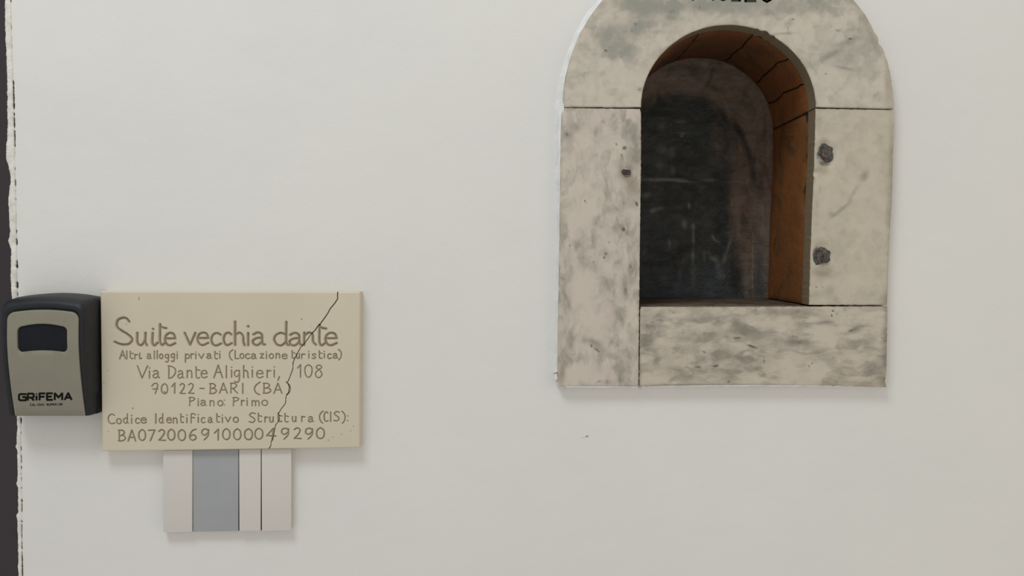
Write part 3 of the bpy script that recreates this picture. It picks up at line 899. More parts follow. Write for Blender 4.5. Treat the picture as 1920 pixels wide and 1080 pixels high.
big_s = cr([(241.5, 603.5), (236, 597.5), (229, 596.5), (221, 600), (218, 608), (220, 615), (228, 621), (238, 627), (246, 634), (246.5, 640), (240, 645.5), (230, 646.5), (221, 644.5), (214.5, 641.5)])
strokes.append((big_s, 3.3, 2.2))

CR = [(633, 544), (633, 547.5), (632.6, 561), (627.4, 569), (618.5, 579.6), (614, 588.5), (608, 597), (601.5, 606), (595.5, 612), (590, 620), (584, 626), (576, 637), (568, 647), (563, 652), (557.8, 662.6), (552.6, 671.5), (549.6, 680),
      (549, 691.7), (543, 708), (538.7, 717.5), (542.5, 726), (541, 735), (536.2, 744), (535, 756.7), (526.7, 767.5), (522.5, 775), (524, 787), (516.7, 797), (514.5, 808), (511.7, 821.7), (508, 830), (507.5, 836.7), (504, 841), (503, 846)]


# ------------------------------------------------------------------ engraved plaque
def build_plaque():
    PF, PB = -0.014, 0.0
    TL, TR, BR, BL = (187.6, 546.0), (675.2, 547.2), (674.0, 840.0), (191.2, 846.6)
    step = 0.62
    nu, nv = int(487 / step), int(297 / step)
    bb = 0.0035
    def pl(n, w):
        e = [0, .35 / w, .9 / w, 1.7 / w, 2.8 / w]
        mid = np.linspace(2.8 / w, 1 - 2.8 / w, n - 8)[1:-1]
        return np.array(e + list(mid) + [1 - t for t in e[::-1]])
    U, Vv = pl(nu, 487.0), pl(nv, 297.0)
    nu, nv = len(U), len(Vv)
    uu, vv = np.meshgrid(U, Vv)      # rows v, cols u
    X = (TL[0] * (1 - uu) + TR[0] * uu) * (1 - vv) + (BL[0] * (1 - uu) + BR[0] * uu) * vv
    Y = (TL[1] * (1 - uu) + TR[1] * uu) * (1 - vv) + (BL[1] * (1 - uu) + BR[1] * uu) * vv
    def seg_dist(poly, hw, best):
        for (x0, y0), (x1, y1) in zip(poly[:-1], poly[1:]):
            a0, a1 = min(x0, x1) - hw - 1, max(x0, x1) + hw + 1
            b0, b1 = min(y0, y1) - hw - 1, max(y0, y1) + hw + 1
            c0 = max(0, int((a0 - 192) / step) - 8); c1 = min(nu, int((a1 - 187) / step) + 9)
            r0 = max(0, int((b0 - 548) / step) - 12); r1 = min(nv, int((b1 - 546) / step) + 9)
            if c1 <= c0 or r1 <= r0: continue
            xx, yy = X[r0:r1, c0:c1], Y[r0:r1, c0:c1]
            dx, dy = x1 - x0, y1 - y0
            L2 = dx * dx + dy * dy + 1e-9
            t = np.clip(((xx - x0) * dx + (yy - y0) * dy) / L2, 0, 1)
            d = np.hypot(xx - (x0 + t * dx), yy - (y0 + t * dy)) / hw
            best[r0:r1, c0:c1] = np.minimum(best[r0:r1, c0:c1], d)
    depth = np.zeros_like(X)
    gro = np.zeros_like(X)
    for poly, hw, dep in strokes:
        xs_ = [p[0] for p in poly]; ys_ = [p[1] for p in poly]
        if True:
            best = np.full_like(X, 9.0) if False else None
        # local window
        c0 = max(0, int((min(xs_) - 196) / step) - 10); c1 = min(nu, int((max(xs_) - 183) / step) + 12)
        r0 = max(0, int((min(ys_) - 552) / step) - 14); r1 = min(nv, int((max(ys_) - 542) / step) + 12)
        xx, yy = X[r0:r1, c0:c1], Y[r0:r1, c0:c1]
        b = np.full_like(xx, 9.0)
        for (x0, y0), (x1, y1) in zip(poly[:-1], poly[1:]):
            dx, dy = x1 - x0, y1 - y0
            L2 = dx * dx + dy * dy + 1e-9
            t = np.clip(((xx - x0) * dx + (yy - y0) * dy) / L2, 0, 1)
            b = np.minimum(b, np.hypot(xx - (x0 + t * dx), yy - (y0 + t * dy)) / hw)
        prof = np.clip(1 - b ** 1.25, 0, 1) ** 0.9
        depth[r0:r1, c0:c1] = np.maximum(depth[r0:r1, c0:c1], prof * dep)
        gro[r0:r1, c0:c1] = np.maximum(gro[r0:r1, c0:c1], np.clip(1.12 - b, 0, 1))
    # crack
    cb = np.full_like(X, 9.0)
    cpoly = []
    for a, b_ in zip(CR[:-1], CR[1:]):
        n = 4
        for i in range(n):
            t = i / n
            cpoly.append((a[0] + (b_[0] - a[0]) * t + 0.45 * nz(a[1] * .3 + i * 1.7, 3.0), a[1] + (b_[1] - a[1]) * t))
    cpoly.append(CR[-1])
    for (x0, y0), (x1, y1) in zip(cpoly[:-1], cpoly[1:]):
        hw = 0.72 if y0 < 625 else (0.52 if y0 < 715 else 0.48)
        dx, dy = x1 - x0, y1 - y0
        m = (X > min(x0, x1) - 5) & (X < max(x0, x1) + 5) & (Y > min(y0, y1) - 5) & (Y < max(y0, y1) + 5)
        xx, yy = X[m], Y[m]
        t = np.clip(((xx - x0) * dx + (yy - y0) * dy) / (dx * dx + dy * dy), 0, 1)
        cb[m] = np.minimum(cb[m], np.hypot(xx - (x0 + t * dx), yy - (y0 + t * dy)) / hw)
    crk = np.clip(1.25 - cb, 0, 1)
    # pits and scratches
    pit = np.zeros_like(X)
    for (px, py, r, a) in ((565.5, 599, 1.3, 1), (261, 558, .8, 1), (260.6, 560.5, 1.0, 1), (260.4, 563, .7, 1), (237, 608.5, .9, 1), (249, 766, 1.6, .8), (201, 695, 1.2, .5), (203, 809, 1.2, .6), (194, 719, 1.2, .5), (624, 820, 1.4, .5), (657, 808, 1.2, .6),
                           (663, 800, 1.3, .5), (616, 826, 1.6, .5), (640, 815, 1.5, .4), (470, 825, 1.2, .4), (247, 779, 1.1, .5), (459, 648, .8, .7), (460, 651, .8, .6), (583, 612, .9, .5)):
        pit = np.maximum(pit, a * np.exp(-((X - px) ** 2 + (Y - py) ** 2) / (r * r)))
    depth = depth + pit * 0.7
    # soft handmade undulation of the face
    und = np.zeros_like(X)
    for k, (fx, fy, ph) in enumerate(((.021, .017, 0.3), (.05, -.031, 1.2), (-.013, .06, 2.2), (.11, .07, .4), (.09, -.12, 2.9))):
        und += 0.09 / (1 + k * .4) * np.sin(fx * X + fy * Y + ph)
    Yd = PF + (depth * 1.55 + np.clip(crk * 1.6, 0, 1) * 4.0 + und * .22) * S
    # rounded rim
    W, H = 487.0, 297.0
    ed = np.minimum(np.minimum(uu * W, (1 - uu) * W), np.minimum(vv * H, (1 - vv) * H))
    rr = 2.8
    q = np.clip(1 - ed / rr, 0, 1)
    Yd += (1 - np.sqrt(np.clip(1 - q * q, 0, 1))) * rr * S * .95
    kf = (D + PF) / D
    PX = (X - CX) * S * kf
    PZ = (CY - Y) * S * kf + Z0
    co = np.stack([PX, Yd, PZ], -1).reshape(-1, 3)
    idx = np.arange(nu * nv).reshape(nv, nu)
    quads = np.stack([idx[:-1, :-1], idx[1:, :-1], idx[1:, 1:], idx[:-1, 1:]], -1).reshape(-1, 4)
    gf = gro.reshape(-1)[quads].mean(1)
    cf = crk.reshape(-1)[quads].mean(1)
    is_c = cf > 0.38
    is_l = (gf > 0.16) & ~is_c
    is_s = ~is_c & ~is_l
    root = empty('house_plaque', T(431, 842, 0), 'cream stone plaque with engraved handwritten address and a long diagonal crack', 'plaque')
    bpy.context.view_layer.update()
    objs = []
    def make(name, sel, mat, extra=None):
        qs = quads[sel]
        used, inv = np.unique(qs.reshape(-1), return_inverse=True)
        qs2 = inv.reshape(-1, 4)
        c = co[used]
        g_ = gro.reshape(-1)[used]
        p_ = pit.reshape(-1)[used]
        if extra is not None:
            ev, ef = extra
            base = len(c)
            c = np.concatenate([c, ev])
            qs2 = np.concatenate([qs2, ef + base])
            g_ = np.concatenate([g_, np.zeros(len(ev))])
            p_ = np.concatenate([p_, np.zeros(len(ev))])
        me = bpy.data.meshes.new(name)
        me.vertices.add(len(c))
        me.vertices.foreach_set('co', c.astype(np.float32).reshape(-1))
        me.loops.add(qs2.size)
        me.loops.foreach_set('vertex_index', qs2.astype(np.int32).reshape(-1))
        me.polygons.add(len(qs2))
        me.polygons.foreach_set('loop_start', np.arange(0, qs2.size, 4, dtype=np.int32))
        me.update(calc_edges=True)
        me.validate()
        for nm, vals in (('groove', g_), ('pit', p_)):
            a = me.attributes.new(nm, 'FLOAT', 'POINT')
            a.data.foreach_set('value', vals.astype(np.float32))
        me.polygons.foreach_set('use_smooth', np.ones(len(qs2), bool))
        me.materials.append(mat)
        o = bpy.data.objects.new(name, me)
        COL.objects.link(o)
        objs.append(o)
        return o
    # side walls and back
    ring = list(idx[0, :]) + list(idx[1:, -1]) + list(idx[-1, :-1][::-1]) + list(idx[1:-1, 0][::-1])
    fv = co[ring]
    bk = fv.copy(); bk[:, 1] = PB + 0.0003
    n = len(ring)
    ev = np.concatenate([fv, bk])
    ef = np.array([(i, (i + 1) % n, n + (i + 1) % n, n + i) for i in range(n)])
    make('slab', is_s, MAT['plaque'], (ev, ef))
    l = make('engraved_lettering', is_l, MAT['plaque'])
    l['label'] = 'brown engraved lettering'
    c = make('crack', is_c, MAT['plaque_crack'])
    c['label'] = 'dark thin crack'
    adopt(root, objs)
    return root


build_plaque()


# ------------------------------------------------------------------ flat print from strokes
def ribbons(name, polys, hw, fn, mat, parent, cap=True, thick=0.0002):
    """polys in apparent px; fn(px, py) -> world point of the carrying surface, lifted"""
    V, F = [], []
    for pl in polys:
        for (x0, y0), (x1, y1) in zip(pl[:-1], pl[1:]):
            dx, dy = x1 - x0, y1 - y0
            L = math.hypot(dx, dy) or 1e-6
            dx, dy = dx / L, dy / L
            e = hw if cap else hw * .4
            ax, ay, bx, by = x0 - dx * e, y0 - dy * e, x1 + dx * e, y1 + dy * e
            nx, ny = -dy * hw, dx * hw
            b = len(V)
            q = [(ax + nx, ay + ny), (bx + nx, by + ny), (bx - nx, by - ny), (ax - nx, ay - ny)]
            for p in q: V.append(fn(*p))
            for p in q:
                w_ = fn(*p)
                V.append(Vector((w_.x, w_.y + thick, w_.z)))
            F += [(b, b + 1, b + 2, b + 3), (b + 4, b + 7, b + 6, b + 5)]
            for i in range(4):
                j = (i + 1) % 4
                F.append((b + i, b + 4 + i, b + 4 + j, b + j))
    return mesh_obj(name, V, F, mat, parent, 0)


# letters carved on the arch stone; only their feet reach into the picture
BL_ = {'M': [[(0, 0), (0, 1), (.5, .35), (1, 1), (1, 0)]], 'E': [[(1, 0), (0, 0), (0, 1), (1, 1)], [(0, .5), (.8, .5)]],
       'U': [cr([(0, 1), (0, .3), (.5, 0), (1, .3), (1, 1)])], 'O': [cr([(.5, 0), (.12, .18), (0, .5), (.12, .82), (.5, 1), (.88, .82), (1, .5), (.88, .18), (.5, 0)])],
       'G': [[(1, .95), (.15, .95), (0, .8), (0, .15), (.15, 0), (1, 0), (1, .5), (.5, .5)]], 'R': [[(0, 0), (0, 1), (.85, 1), (1, .85), (1, .5), (.85, .4), (0, .4)], [(.55, .4), (1, 0)]],
       'i': [[(.5, 0), (.5, .62)], [(.5, .93), (.5, .95)]], 'F': [[(0, 0), (0, 1), (1, 1)], [(0, .5), (.85, .5)]], 'A': [[(0, 0), (.5, 1), (1, 0)], [(.22, .3), (.78, .3)]],
       'C': [[(1, 1), (0, 1), (0, 0), (1, 0)]], 'L': [[(0, 1), (0, 0), (1, 0)]], 'D': [[(0, 0), (0, 1), (.8, 1), (1, .8), (1, .2), (.8, 0), (0, 0)]], 'I': [[(.5, 0), (.5, 1)]],
       'S': [[(1, 1), (0, 1), (0, .5), (1, .5), (1, 0), (0, 0)]], 'P': [[(0, 0), (0, 1), (1, 1), (1, .5), (0, .5)]]}


def block(ch, x0, x1, base, h):
    return [[(x0 + (x1 - x0) * x, base - h * y) for x, y in pl] for pl in BL_[ch]]


polys = []
for ch, x0, x1, b in (('M', 1299, 1337, -1.0), ('U', 1347, 1365, -.8), ('S', 1373, 1387, .6), ('E', 1398, 1416, 1.8), ('O', 1428, 1448, 2.8)):
    polys += block(ch, x0, x1, b, 24)
made.append(ribbons('painted_lettering', polys, 2.0, lambda x, y: at(x, y, MF - 0.0004), MAT['engraved_ink'], None))
made[-1]['label'] = 'black carved lettering'

# iron remains set in lead
def rough_box(name, px, py, w_, h_, y0, y1, mat, parent, seed):
    bm = bmesh.new()
    bmesh.ops.create_cube(bm, size=1.0)
    bmesh.ops.subdivide_edges(bm, edges=list(bm.edges), cuts=3, use_grid_fill=True)
    c = at(px, py, y0)
    for v in bm.verts:
        k = Vector(v.co)
        rnd = 1 - 0.18 * (abs(k.x) * 2 * abs(k.z) * 2)
        v.co = Vector((c.x + k.x * w_ * S * rnd, (y0 + y1) / 2 + k.y * (y1 - y0), c.z + k.z * h_ * S * rnd))
        n_ = Vector((nz(k.x * 3 + seed, k.y * 3, k.z * 3), nz(k.x * 3, k.y * 3 + seed, k.z * 3), nz(k.x * 3, k.y * 3, k.z * 3 + seed)))
        v.co += n_ * 0.0011
    me = bpy.data.meshes.new(name)
    bm.to_mesh(me)
    bm.free()
    me.materials.append(mat)
    return link(bpy.data.objects.new(name, me), parent)


for k, (px, py, rx, ry) in enumerate(((1547.5, 287, 17, 18), (1541, 480, 18, 19))):
    p = blob('lead_plug', px, py, rx, ry, 0.0022, MAT['lead'], None, MF + 0.0022, 34, 4.0 + k * 3, 9, .30)
    s1 = rough_box('iron_stub', px - 1 - 3 * k, py - 1, 10, 24 - 4 * k, MF - 0.0022, MF + .002, MAT['iron'], None, 1.0 + k)
    s2 = rough_box('iron_stub', px + 7, py + 3 + 2 * k, 10, 14, MF - 0.0016, MF + .002, MAT['lead'], None, 5.0 + k)
    adopt(surround, [p])
    for s_ in (s1, s2):
        s_.parent = p
b_ = rough_box('iron_bolt', 1174.5, 322.5, 16, 10, MF - 0.0010, MF + .003, MAT['iron'], None, 9.0)
b_.data.materials[0] = simple('dark_rust', (0.018, 0.012, 0.009), (0.06, 0.038, 0.028), 400, 0.45, 0.8, 700)
made.append(b_)
ringp = blob('lead_plug', 1174.5, 322.5, 13, 8.5, 0.0004, simple('pale_lime_ring', (0.42, 0.39, 0.33), (0.66, 0.63, 0.56), 500, 0.7, .8, 800), None, MF + 0.0016, 20, 6.0, 4, .3)
ringp.name = 'mortar_ring'
made.append(ringp)
adopt(surround, made)


# ------------------------------------------------------------------ niche lining: terracotta pieces in dark mortar
NB = 0.133           # depth where the lining ends
kf = (D + MF) / D
def tin(x, y):       # apparent on marble front -> true units
    return CX + (x - CX) * kf, CY + (y - CY) * kf

ACX, ACY = tin(1366, 203)
RX, RY = 164 * kf - 3.0, 154 * kf - 1.0       # clear radii of the lining
XL, XR = tin(1200, 573)[0] + 0.0, ACX + RX
FLOORY = 571.8
MARBLE_R = tin(1517, 573)[0]


def niche_shell():
    """dark mortar tube around the terracotta"""
    out, inn = [], []
    def prof(off):
        p = [(ACX - RX - off, FLOORY + off)]
        p.append((ACX - RX - off, ACY))
        for i in range(1, 40):
            a = math.pi * (1 - i / 40)
            p.append((ACX + (RX + off) * math.cos(a), ACY - (RY + off) * math.sin(a)))
        p += [(ACX + RX + off, ACY), (ACX + RX + off, FLOORY + off)]
        return p
    A, B = prof(6.0), prof(34.0)
    n = len(A)
    V, F = [], []
    y0, y1 = 0.0098, 0.20
    for P_ in (A, B):
        for y in (y0, y1):
            for (x, z) in P_:
                V.append(T(x, z, y))
    # A front 0..n-1, A back n.., B front 2n.., B back 3n..
    for i in range(n):
        j = (i + 1) % n
        F += [(i, j, n + j, n + i), (2 * n + i, 3 * n + i, 3 * n + j, 2 * n + j), (i, 2 * n + i, 2 * n + j, j)]
    F.append(tuple(3 * n + i for i in range(n)))
    return mesh_obj('wall_niche', V, F, MAT['mortar'], None, 30)


shell = niche_shell()
shell['kind'] = 'structure'


def lining(name, P, na, ny, y0f, y1, tone, thick=9.0, seed=0.0, jit=(lambda s_: 0.0, lambda s_: 0.0)):
    """P(t, off) -> true (x, y) on the inner surface pushed outwards by off"""
    V, F, tn = [], [], []
    for lay in (0, 1):
        for i in range(na + 1):
            t = i / na
            for j in range(ny + 1):
                s_ = j / ny
                ya = y0f(t)
                y = ya + (y1 - ya) * s_
                off = 0.0 if lay == 0 else thick
                if lay == 0:
                    off += 1.1 * nz(t * 3 + seed, s_ * 3, seed) + .5 * nz(t * 12 + seed, s_ * 9, seed)
                    if i in (0, na) or j in (0, ny): off += 2.0
                jn = jit[0] if i <= na / 2 else jit[1]
                dt = jn(s_) * (1 - min(i, na - i) / (na / 2)) ** 2
                x, z = P(t + dt, off)
                V.append(T(x, z, y))
                tn.append(min(1, max(0, tone(t, s_))))
    m = (na + 1) * (ny + 1)
    def I(l, i, j): return l * m + i * (ny + 1) + j
    for i in range(na):
        for j in range(ny):
            F.append((I(0, i, j), I(0, i, j + 1), I(0, i + 1, j + 1), I(0, i + 1, j)))
            F.append((I(1, i, j), I(1, i + 1, j), I(1, i + 1, j + 1), I(1, i, j + 1)))
    for i in range(na):
        F.append((I(0, i, 0), I(0, i + 1, 0), I(1, i + 1, 0), I(1, i, 0)))
        F.append((I(0, i, ny), I(1, i, ny), I(1, i + 1, ny), I(0, i + 1, ny)))
    for j in range(ny):
        F.append((I(0, 0, j), I(1, 0, j), I(1, 0, j + 1), I(0, 0, j + 1)))
        F.append((I(0, na, j), I(0, na, j + 1), I(1, na, j + 1), I(1, na, j)))
    return mesh_obj(name, V, F, MAT['brick'], shell, 40, {'tone': tn})


ANG = [0, 20, 42, 70, 107, 142, 180]
for k in range(6):
    a0, a1 = math.radians(ANG[k] + .6), math.radians(ANG[k + 1] - .6)
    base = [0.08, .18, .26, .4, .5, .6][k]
    # the pieces twist a little: joints run obliquely
    def P(t, off, a0=a0, a1=a1):
        a = a0 + (a1 - a0) * t
        return ACX + (RX + off) * math.cos(a), ACY - (RY + off) * math.sin(a)
    W_ = ANG[k + 1] - ANG[k]
    jl = lambda s_, q=k, W_=W_: ((3.2 * nz(s_ * 3.1, q * 2.3) + 1.4 * nz(s_ * 9, q * 5.1)) / W_) if q > 0 else 0.6 * nz(s_ * 7, 1.) / W_
    jr = lambda s_, q=k + 1, W_=W_: ((3.2 * nz(s_ * 3.1, q * 2.3) + 1.4 * nz(s_ * 9, q * 5.1)) / W_)
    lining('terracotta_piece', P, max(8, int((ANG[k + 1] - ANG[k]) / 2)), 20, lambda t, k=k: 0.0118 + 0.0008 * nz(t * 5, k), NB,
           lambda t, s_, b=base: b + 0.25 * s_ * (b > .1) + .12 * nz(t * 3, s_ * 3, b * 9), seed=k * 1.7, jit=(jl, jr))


def PR(t, off):      # right jamb slab, leaning slightly like the marble edge
    y = ACY + 2.5 + (FLOORY - ACY - 4) * t
    x = np.interp(y, [203, 300, 400, 573], [1521.5, 1519.5, 1513.5, 1509.0])
    return float(x) + off, y


def gapf(t):
    y = 203 + 368 * t
    g = 0.0124
    for c_, w_, d_ in ((208, 14, .011), (303, 24, .0055), (368, 24, .009), (262, 8, .0015)):
        g += d_ * math.exp(-((y - c_) / w_) ** 4)
    return g


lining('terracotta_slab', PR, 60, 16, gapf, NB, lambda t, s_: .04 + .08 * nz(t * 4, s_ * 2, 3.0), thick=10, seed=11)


def PL(t, off):
    y = ACY + 2.5 + (FLOORY - ACY - 4) * t
    return ACX - RX + 0 - off, y


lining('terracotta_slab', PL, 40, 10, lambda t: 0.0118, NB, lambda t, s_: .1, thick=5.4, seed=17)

# floor of the niche: a worn plank-like slab
fb = box('niche_floor_slab', [(ACX - RX + .5, FLOORY + .2), (MARBLE_R - 1.0, FLOORY + .2), (MARBLE_R - 1.0, FLOORY + 5.6), (ACX - RX + .5, FLOORY + 5.6)], 0.0118, 0.17, MAT['niche_floor'], shell, 0.0006, False)


DUST = [(1240, 337, 46, 2.2, 0, 1.4), (1275, 339, 22, 2.4, 6, 1.1), (1330, 338, 16, 2.0, 0, 1.0), (1385, 339, 26, 1.6, 0, .5), (1212, 366, 8, 5, -20, .8), (1232, 392, 12, 4, -10, .8), (1223, 396, 5, 4, 0, .9), (1283, 420, 5, 8, 0, 1.0), (1300, 425, 3, 6, 0, 1.1), (1292, 386, 3, 6, 0, .9),
        (1300, 445, 2.4, 14, 0, .9), (1299, 480, 2.2, 12, 0, 1.0), (1255, 457, 1.2, 8, 0, 1.2), (1338, 446, 2, 6, -30, 1.1), (1345, 453, 5, 1.4, 10, .8), (1300, 520, 5, 26, 0, .5), (1367, 460, 2, 16, 15, .9), (1358, 486, 3, 10, 20, .9), (1337, 485, 6, 4, 30, .9), (1346, 500, 5, 18, -10, .7), (1352, 515, 7, 9, 0, .8),
        (1244, 522, 9, 7, 0, .6), (1270, 540, 8, 14, 0, .5), (1204, 490, 5, 1.0, -10, 1.4), (1212, 514, 4, 1.2, 0, .9), (1216, 528, 9, 1.2, 5, .7), (1320, 480, 2, 10, 0, .7), (1275, 515, 3, 14, 0, .5), (1330, 540, 12, 14, 0, .5), (1208, 470, 2, 10, 20, .6),
        (1240, 280, 10, 8, 0, .5), (1260, 285, 6, 10, 0, .5), (1280, 250, 8, 3, 0, .5), (1240, 235, 8, 8, 0, .45), (1275, 228, 12, 3, 0, .5), (1235, 310, 8, 6, 0, .45), (1262, 320, 4, 8, 0, .45), (1278, 255, 3, 2, 0, 1.0), (1395, 270, 3, 20, -15, .4), (1345, 275, 4, 6, 0, .4), (1250, 205, 16, 2, 0, .4), (1240, 222, 10, 2, 0, .4),
        (1411, 500, 1.4, 60, 0, 1.0), (1400, 540, 6, 30, 0, .6), (1372, 380, 2, 8, 0, .6), (1430, 395, 2, 20, 0, .5), (1420, 330, 2, 16, 0, .5), (1440, 300, 1.5, 30, 0, .5), (1385, 420, 3, 30, 0, .4),
        (1252, 148.5, 24, 1.6, -2, 1.1), (1290, 147, 16, 1.5, 0, .9), (1290, 102.5, 34, 2.6, -4, .7), (1322, 121, 5, 4, 0, .9), (1345, 108, 10, 2, 12, .7), (1310, 114, 18, 2, 10, .5), (1250, 117, 18, 3, -12, .6), (1400, 135, 20, 2, 40, .5), (1436, 200, 2, 20, -10, .4), (1225, 160, 12, 4, -15, .4), (1300, 165, 30, 6, 0, .25), (1345, 190, 2.5, 14, -35, .6), (1362, 200, 2.5, 14, -35, .5), (1433, 180, 4, 4, 0, .7)]
PITCH = [(1340, 165, 16, 5, 25, .5), (1316, 188, 12, 4, 20, .6), (1265, 183, 18, 5, -5, .5), (1360, 222, 5, 22, -28, .8), (1385, 245, 7, 26, -28, .9), (1402, 285, 7, 26, -20, .8), (1412, 328, 7, 18, 0, .8), (1380, 515, 12, 42, 0, .7), (1394, 412, 8, 12, 0, .6), (1240, 210, 34, 12, 0, .5), (1300, 300, 40, 24, 0, .35), (1250, 132, 14, 3, -5, .5),
         (1425, 350, 8, 20, 0, .5), (1300, 128, 50, 5, 3, .35), (1372, 465, 6, 20, 15, .4), (1434, 240, 3, 40, 0, .3)]
BLUE_SHEEN = [(1424, 520, 9, 60, 0, 1.0), (1240, 535, 60, 30, 0, .75), (1340, 525, 30, 34, 0, .7), (1300, 548, 110, 16, 0, .5), (1230, 450, 40, 60, 0, .25), (1205, 450, 8, 60, 0, .35)]  # sheen of light low on the niche back, painted as bluish colour


def brown_at(x, y):
    """brown soot outside an arch-shaped dark centre"""
    cx, cy = 1272.0, 262.0
    if y < cy:
        d = math.hypot((x - cx) / 102.0, (y - cy) / 84.0)
    else:
        d = abs(x - cx) / (102.0 - 4 * min(1, (y - cy) / 200))
    v = (d - .86) / .35
    if y > 440: v -= (y - 440) / 160
    return max(0.0, min(.85, v)) + field([(1378, 370, 9, 50, 0, .35), (1345, 260, 14, 40, -15, .4)], x, y)


def back_attrs(x, y):
    return (max(0, field(DUST, x, y)), min(.9, max(0, field(BLUE_SHEEN, x, y))), brown_at(x, y), min(.9, max(0, field(PITCH, x, y))))


def back_panel(name, x0, x1, y0, y1, yd, seed, tilt=0.0):
    """apparent rectangle at depth yd"""
    k = (D + yd) / D
    nx, ny = int((x1 - x0) / 3), int((y1 - y0) / 3)
    pts, fr, du, bl, bw, pc = [], [], [], [], [], []
    for r in range(ny + 1):
        row, f = [], []
        for c in range(nx + 1):
            x = x0 + (x1 - x0) * c / nx
            y = y0 + (y1 - y0) * r / ny
            if r == (0 if seed else ny): y += .7 * nz(x * .08, 3.0)
            row.append((CX + (x - CX) * k, CY + (y - CY) * k))
            d = .0009 * nz(x * .04, y * .04, seed) + .0005 * nz(x * .15, y * .15, seed)
            if r in (0, ny): d += .0003
            f.append(d)
            a_ = back_attrs(x, y)
            du.append(a_[0]); bl.append(a_[1]); bw.append(a_[2]); pc.append(a_[3])
        pts.append(row)
        fr.append(f)
    return grid_slab(name, pts, yd, yd + .008, MAT['back'], shell, None, {'dust': du, 'blue': bl, 'brown': bw, 'pitch': pc}, 60, fr)


def back_ring():
    """rough sooty plaster stepping back behind the lining"""
    V, F, du, bl, bw, pc = [], [], [], [], [], []
    outer, inner = [], []
    n = 180
    for i in range(n + 1):
        t = i / n
        if t < .3:
            y = FLOORY - (FLOORY - ACY) * (t / .3)
            outer.append((ACX + RX + 4 - (6 if y > 400 else 4) * 0, y))
            q = (FLOORY - y) / (FLOORY - ACY)
            inner.append((ACX + RX - 27 - 26 * q ** 1.3, y))
        elif t <= .7:
            a = math.pi * (t - .3) / .4
            outer.append((ACX + (RX + 4) * math.cos(a), ACY - (RY + 4) * math.sin(a)))
            inner.append((ACX + (RX - 48 + 4 * math.cos(a)) * math.cos(a), ACY + 26 * math.sin(a) - (RY - 48) * math.sin(a)))
        else:
            y = ACY + (FLOORY - ACY) * ((t - .7) / .3)
            outer.append((ACX - RX - 4, y))
            inner.append((ACX - RX + 30, y))
    m = 20
    for i in range(n + 1):
        for j in range(m + 1):
            s_ = j / m
            x = outer[i][0] + (inner[i][0] - outer[i][0]) * s_
            y = outer[i][1] + (inner[i][1] - outer[i][1]) * s_
            e = math.sin(math.pi * s_)
            d = NB + 0.0015 + 0.0225 * s_ ** 0.8 + (0.0028 * nz(x * .035, y * .035, 1.) + 0.0012 * nz(x * .12, y * .12, 3.)) * (0.25 + e)
            if j == m:
                x += 5 * nz(i * .23, 2.0)
                y += 4 * nz(i * .23, 6.0) if .2 < i / n < .8 else 0
            V.append(T(x, y, d))
            ap = (CX + (x - CX) * D / (D + d), CY + (y - CY) * D / (D + d))
            a_ = back_attrs(*ap)
            du.append(a_[0]); bl.append(a_[1]); bw.append(a_[2]); pc.append(a_[3])
    for i in range(n):
        for j in range(m):
            a = i * (m + 1) + j
            F.append((a, a + 1, a + m + 2, a + m + 1))
    return mesh_obj('sooty_plaster_band', V, F, MAT['back'], shell, 60, {'dust': du, 'blue': bl, 'brown': bw, 'pitch': pc})


ring = back_ring()


back_panel('back_panel', 1168, 1450, 90, 337.0, 0.158, 0)
back_panel('back_panel', 1168, 1450, 337.6, 561, 0.1578, 2)


# ------------------------------------------------------------------ key lock box
def outline(L, R, Tp, B, rise, rc, rb=2.0, brise=0.0, nside=22, ntop=26, nbot=14, nc=7):
    """closed outline in true units: up the left side, arched top, down the right, along the foot"""
    p = []
    xm, hw = (L + R) / 2, (R - L) / 2
    def top(x):
        return Tp + rise * ((x - xm) / hw) ** 2
    def bot(x):
        return B - brise * (1 - ((x - xm) / hw) ** 2)
    yl = top(L + rc) + rc * .95
    yb = bot(L + rb) - rb
    for i in range(nside):
        p.append((L, yb + (yl - yb) * i / nside))
    for i in range(nc):
        a = math.pi - math.pi / 2 * i / nc
        p.append((L + rc + rc * math.cos(a), top(L + rc) + (rc * .95) * (1 - math.sin(a))))
    for i in range(ntop):
        x = L + rc + (R - L - 2 * rc) * i / ntop
        p.append((x, top(x)))
    for i in range(nc):
        a = math.pi / 2 - math.pi / 2 * i / nc
        p.append((R - rc + rc * math.cos(a), top(R - rc) + (rc * .95) * (1 - math.sin(a))))
    for i in range(nside):
        p.append((R, yl + (yb - yl) * i / nside))
    for i in range(4):
        a = -math.pi / 2 * i / 4
        p.append((R - rb + rb * math.cos(a), yb + rb * -math.sin(a)))
    for i in range(nbot):
        x = R - rb - (R - L - 2 * rb) * i / nbot
        p.append((x, bot(x)))
    for i in range(4):
        a = -math.pi / 2 - math.pi / 2 * i / 4
        p.append((L + rb + rb * math.cos(a), yb + rb * -math.sin(a)))
    return p


def hf(y):
    """how far the front of the box stands out at true height y"""
    t = max(0.0, min(1.0, (y - 560) / 210))
    return 0.0435 + 0.001 * math.sin(t * math.pi) - 0.0135 * max(0, (t - .3) / .7) ** 1.5


def loft(name, rings, mat, parent, cap0=True, cap1=True, smooth=35, cyc=False):
    n = len(rings[0])
    V = [v for r in rings for v in r]
    F = []
    for k in range(len(rings) - (0 if cyc else 1)):
        k2 = (k + 1) % len(rings)
        for i in range(n):
            j = (i + 1) % n
            F.append((k * n + i, k * n + j, k2 * n + j, k2 * n + i))
    if not cyc:
        if cap0: F.append(tuple(range(n))[::-1])
        if cap1: F.append(tuple((len(rings) - 1) * n + i for i in range(n)))
    return mesh_obj(name, V, F, mat, parent, smooth)


